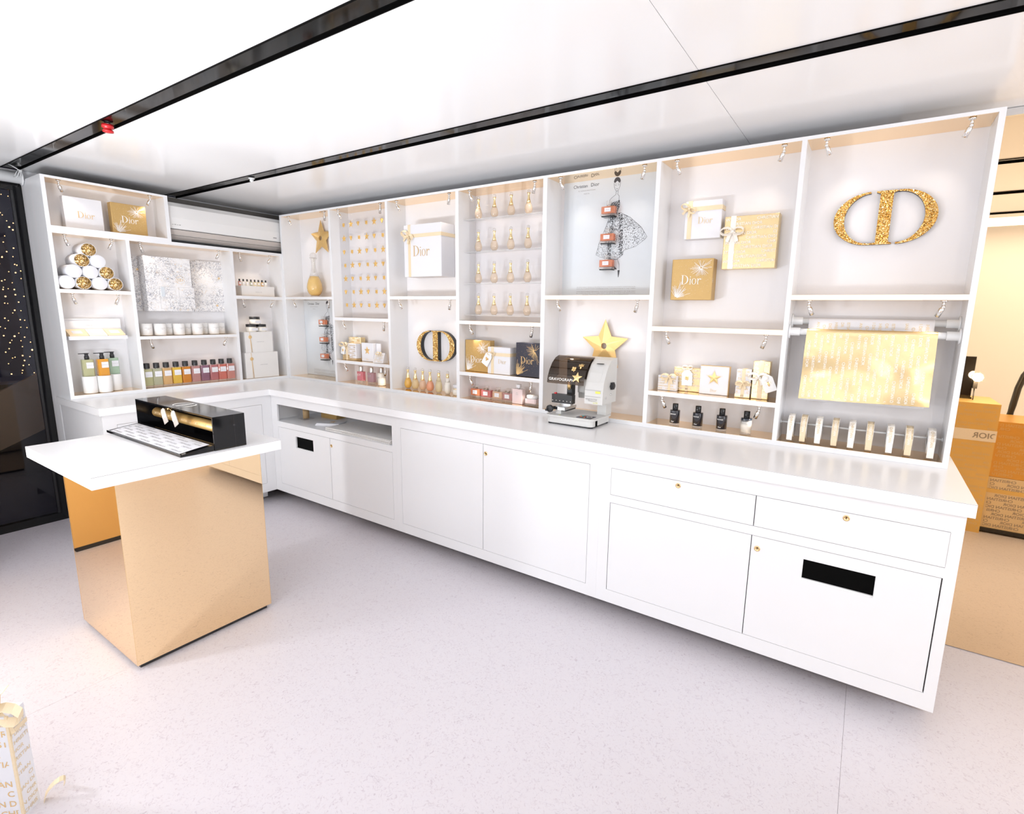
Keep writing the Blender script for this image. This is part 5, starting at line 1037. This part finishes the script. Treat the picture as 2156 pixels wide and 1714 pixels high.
# ================================================================== GOLD TABLE AND PAPER DISPENSER
t = thing('pedestal_table', 'white topped table on a square gold mirror pedestal', 'table', (1.60, -1.675, 0))
MB().box(-.305, .306, -.300, .300, .022, .860).build('pedestal', 'gold_mirror', t); MB().box(-.29, .29, -.285, .285, 0, .0218).build('plinth', 'black_plastic', t)
MB().box(-.385, .393, -.397, .362, .8602, .910).build('table_top', 'worktop', t)
for x in (-.3055, .3065): MB().box(x - .0006, x + .0006, -.3006, -.2994, .022, .86).build('corner_seam', 'brass', t)
MB().box(.3055, .3065, .2994, .3006, .022, .86).build('corner_seam', 'brass', t)
MB().box(-.385, .393, -.3974, -.397, .9075, .9088).box(.393, .3934, -.397, .362, .9075, .9088).build('edge_line', 'grey_ink', t)
t = thing('paper_dispenser', 'glossy black paper dispenser open at the front on the white table', 'dispenser', (1.5635, -1.537, .9104)); x0, x1, y0, y1, hh = -.4015, .4015, -.073, .070, .155
MB().box(x0, x1, y0, y1, hh - .008, hh).build('top_panel', 'black_gloss', t); MB().box(x0, x0 + .008, y0, y1, 0, hh - .008).build('end_panel', 'black_gloss', t); MB().box(x1 - .008, x1, y0, y1, 0, hh - .008).build('end_panel', 'black_gloss', t)
MB().box(x0 + .008, x1 - .008, y1 - .008, y1, 0, hh - .008).build('back_wall', 'black_gloss', t); MB().box(x0 + .008, x1 - .008, y0, y1 - .008, 0, .006).build('floor_panel', 'black_gloss', t); MB().box(x0 + .008, x1 - .008, y0, y0 + .006, .006, .030).build('front_lip', 'black_gloss', t)
MB().add([(x1 - .0002, y1 - .05, .0), (x1 + .0004, y1 - .05, .0), (x1 + .0004, y1 - .049, .0), (x1 + .0004, y1 - .049, hh), (x1 + .0004, y1 - .05, hh)], [(1, 2, 3, 4)]).build('side_joint', 'dark_gap', t)
MB().lathe([(.0045, .002), (.0045, 0)], (x1, .02, .105), 10, 'x').build('side_screw', 'black_plastic', t)
tr = MB().prism_x([(-.213, 0), (-.0735, 0), (-.0735, .026), (-.080, .026), (-.206, .010), (-.213, .012)], x0 + .004, x1 - .004).build('tray', 'black_gloss', t)
sl = math.atan2(.016, .126)
n = 10; v = []
for i in range(n + 1): u = i / n; v += [(x0 + .03, -.205 + .125 * u, .0108 + .016 * u + .0025 * math.sin(PI * u)), (x1 - .03, -.205 + .125 * u, .0108 + .016 * u + .0012 * math.sin(PI * u))]
MB().add(v, [(2 * i, 2 * i + 1, 2 * i + 3, 2 * i + 2) for i in range(n)] + [(2 * i + 2, 2 * i + 3, 2 * i + 1, 2 * i) for i in range(0)]).build('printed_sheet', 'white_card', t)
pt = pattern(-.36, .36, .0, .122, .0095, 6, gap=1.5); MB().add([(p[0], -.203 + p[2], .0118 + .016 * p[2] / .125 + .0027 * math.sin(PI * p[2] / .125)) for p in pt.v], pt.f).build('sheet_lettering', 'grey_ink', t)
MB().lathe([(.026, x0 + .05), (.026, x1 - .009)], (0, .005, .080), 22, 'x').build('paper_roll', 'roll_gold', t); MB().lathe([(.007, x0 + .009), (.007, x0 + .05)], (0, .005, .080), 10, 'x').build('roll_axle', 'black_plastic', t)
g_ = text('CHRISTIAN DIOR', .012, .012); m = MB(); R = .0264
for k in range(5): m.add([(-.27 + .145 * k + p[0] * .9, .005 - R * math.cos((p[2] - .002) / R), .080 + R * math.sin((p[2] - .002) / R)) for p in g_.v], g_.f)
m.build('roll_lettering', 'pale_gold_ink', t)
monogram(.085).xf(T(-.02, -.0, hh + .0006) @ RX(-H)).build('top_monogram', 'white_ink', t)
for k, (x, a) in enumerate(((-.06, .45), (.045, .5))):
    p = [(-.024, -.075), (.024, -.075), (.024, -.010), (.012, 0), (-.012, 0), (-.024, -.010)]
    g = MB().prism(p, -.001, .001).xf(T(x, y0 - .012, hh - .012) @ RY(-a)).build('hang_tag', 'tag_grey', t); text('DIOR', .014, .012).xf(T(x, y0 - .0135, hh - .012) @ RY(-a) @ T(0, 0, -.045) @ RY(.0)).build('tag_lettering', 'white_ink', t)
MB().tube([(-.06, y0 - .012, hh - .012), (-.01, y0 - .004, hh - .004), (.045, y0 - .012, hh - .012)], .0012, 5).ball((-.01, y0 - .006, hh - .008), .005, 8, 5).build('tag_cord', 'gold_metal', t)
# ================================================================== FOREGROUND GIFT BAG
an = math.atan2(-.04, -.045)                                  # front face runs from the near edge out of frame to the left
t = thing('gift_bag', 'white gift box with gold lettering and cream bow on the floor', 'gift box', (2.385, -2.45, 0), math.atan2(.04, .045)); Wd = .24; Dp = .062; hb = .352
MB().box(-Wd, 0, 0, Dp, 0, hb).build('box_body', 'white_card', t)
MB().box(-.012, .0015, -.0015, .010, 0, hb).build('edge_ribbon', 'ribbon', t) if False else MB().box(-.006, .0012, -.0012, .004, 0, hb + .0012).build('edge_ribbon', 'ribbon', t)
pattern(-Wd + .004, -.010, .004, hb - .004, .0195, 10, gap=1.25).xf(T(0, -.0006, 0)).build('front_lettering', 'gold_ink', t)
pattern(.004, Dp - .003, .004, hb - .004, .0125, 13, gap=1.25).xf(RZ(H) @ T(0, -.0006, 0)).build('side_lettering', 'pale_gold_ink', t)
MB().box(.0004, .0012, .001, Dp + .001, .285, .300).build('side_ribbon', 'ribbon', t)
bow(t, -.03, .012, hb + .012, .085); m = MB(); m.strip([(-.03, .01, hb + .01), (-.015, .0, hb + .06), (.0, -.01, hb + .085), (.02, -.01, hb + .10)], (.0, .012, .004), .0006).strip([(.016 + .022 * (1 - math.cos(q * .55)), .055 + .010 * q * .55, .002 + .052 * math.sin(min(PI, q * .36))) for q in range(9)], (.006, -.010, 0), .0006); m.build('loose_ribbon', 'ribbon', t)
# ================================================================== GIFTS BEHIND THE CAMERA'S RIGHT, SEEN IN THE MIRROR
t = thing('giant_gift_box', 'giant golden gift box with pale belt reflected in the mirror', 'gift box', (5.04, -1.575, 0), PI); MB().box(-.184, .19, 0, .45, 0, .965).build('box_body', 'gold_paper', t)
pattern(-.175, .185, .02, .955, .016, 30, gap=1.55, shift=.37).xf(T(0, -.0008, 0)).build('wrap_lettering', 'pale_gold_ink', t); MB().box(-.186, .192, -.002, .452, .690, .772).build('belt', 'ribbon_pale', t); clip_rect(text('CHRISTIAN DIOR', .040, .01).xf(T(-.275, -.0030, .712)), -.184, .19, 0, 1).build('belt_lettering', 'tag_grey', t)
t = thing('giant_gift_box', 'giant amber gift box reflected beside the belted box', 'gift box', (5.56, -1.62, .43), PI); MB().box(-.33, .33, 0, .42, 0, .41).build('box_body', 'amber_paper', t); pattern(-.32, .32, .01, .40, .020, 14, gap=1.3, shift=.4).xf(T(0, -.0008, 0)).build('wrap_lettering', 'gold_ink', t); MB().box(-.332, .332, -.002, .422, .315, .345).build('belt', 'amber_paper', t)
t = thing('giant_gift_box', 'giant beige gift box on a black frame reflected at the floor', 'gift box', (5.56, -1.62, .04), PI); MB().box(-.30, .33, 0, .42, 0, .388).build('box_body', 'ribbon', t); pattern(-.29, .32, .01, .38, .020, 13, gap=1.3, shift=.4).xf(T(0, -.0008, 0)).build('wrap_lettering', 'tag_grey', t); MB().box(-.302, .332, -.002, .422, .270, .300).build('belt', 'gold_paper', t)
t = thing('display_trolley', 'black trolley frame under the beige gift box', 'trolley', (5.56, -1.62, 0), PI); MB().box(-.34, .34, -.01, .43, .012, .0395).build('deck', 'black_plastic', t); MB().box(.332, .3395, -.01, .43, .0395, .4295).build('side_bar', 'black_plastic', t)
for x in (-.3, .3):
    for y in (.03, .38): MB().lathe([(.012, -.01), (.012, .01)], (x, y, .0125), 10, 'x').build('castor', 'black_plastic', t)
t = thing('strobe_light', 'small black strobe light glowing on the golden gift box', 'lamp', (5.055, -1.80, .9655)); MB().box(-.10, .03, -.012, .0, .0, .012).box(-.085, .022, -.010, -.002, .012, .32).build('barn_door', 'black_gloss', t)
MB().box(.020, .045, .0, .05, .085, .155).build('head', 'black_plastic', t); MB().ball((.032, .062, .165), .017, 12, 8).build('bulb', 'strobe_glow', t); MB().tube([(.032, .03, .09), (.032, .04, .02), (.03, .05, .0)], .004, 6).build('stem', 'black_plastic', t)
lamp('strobe_lamp', 'POINT', (5.087, -1.70, 1.14), 16, (1.0, 0.91, 0.79), shadow_soft_size=.03)
t = thing('flexible_hose', 'thick black hose curving up beside the gift boxes', 'hose', (5.42, -2.14, 0)); MB().tube([(-.02, -.1, .02), (-.04, -.06, .4), (-.045, 0, .80), (-.035, 0, .90), (-.022, 0, 1.04), (-.0, 0, 1.14), (.04, 0, 1.22), (.12, 0, 1.26), (.24, 0, 1.2)], .022, 12).build('hose_tube', 'black_plastic', t); MB().lathe([(.06, 0), (.06, .02), (.026, .03)], (-.02, -.1, 0), 16).build('hose_foot', 'black_plastic', t)
t = thing('gold_screen', 'tall gold clad panel reflected in the side of the pedestal table', 'panel', (.27, -2.72, 0)); MB().box(-.03, .045, -.5, .5, .03, 2.0).build('cladding', 'counter_gold', t); MB().box(-.025, .04, -.49, .49, 0, .0298).build('plinth', 'black_plastic', t)
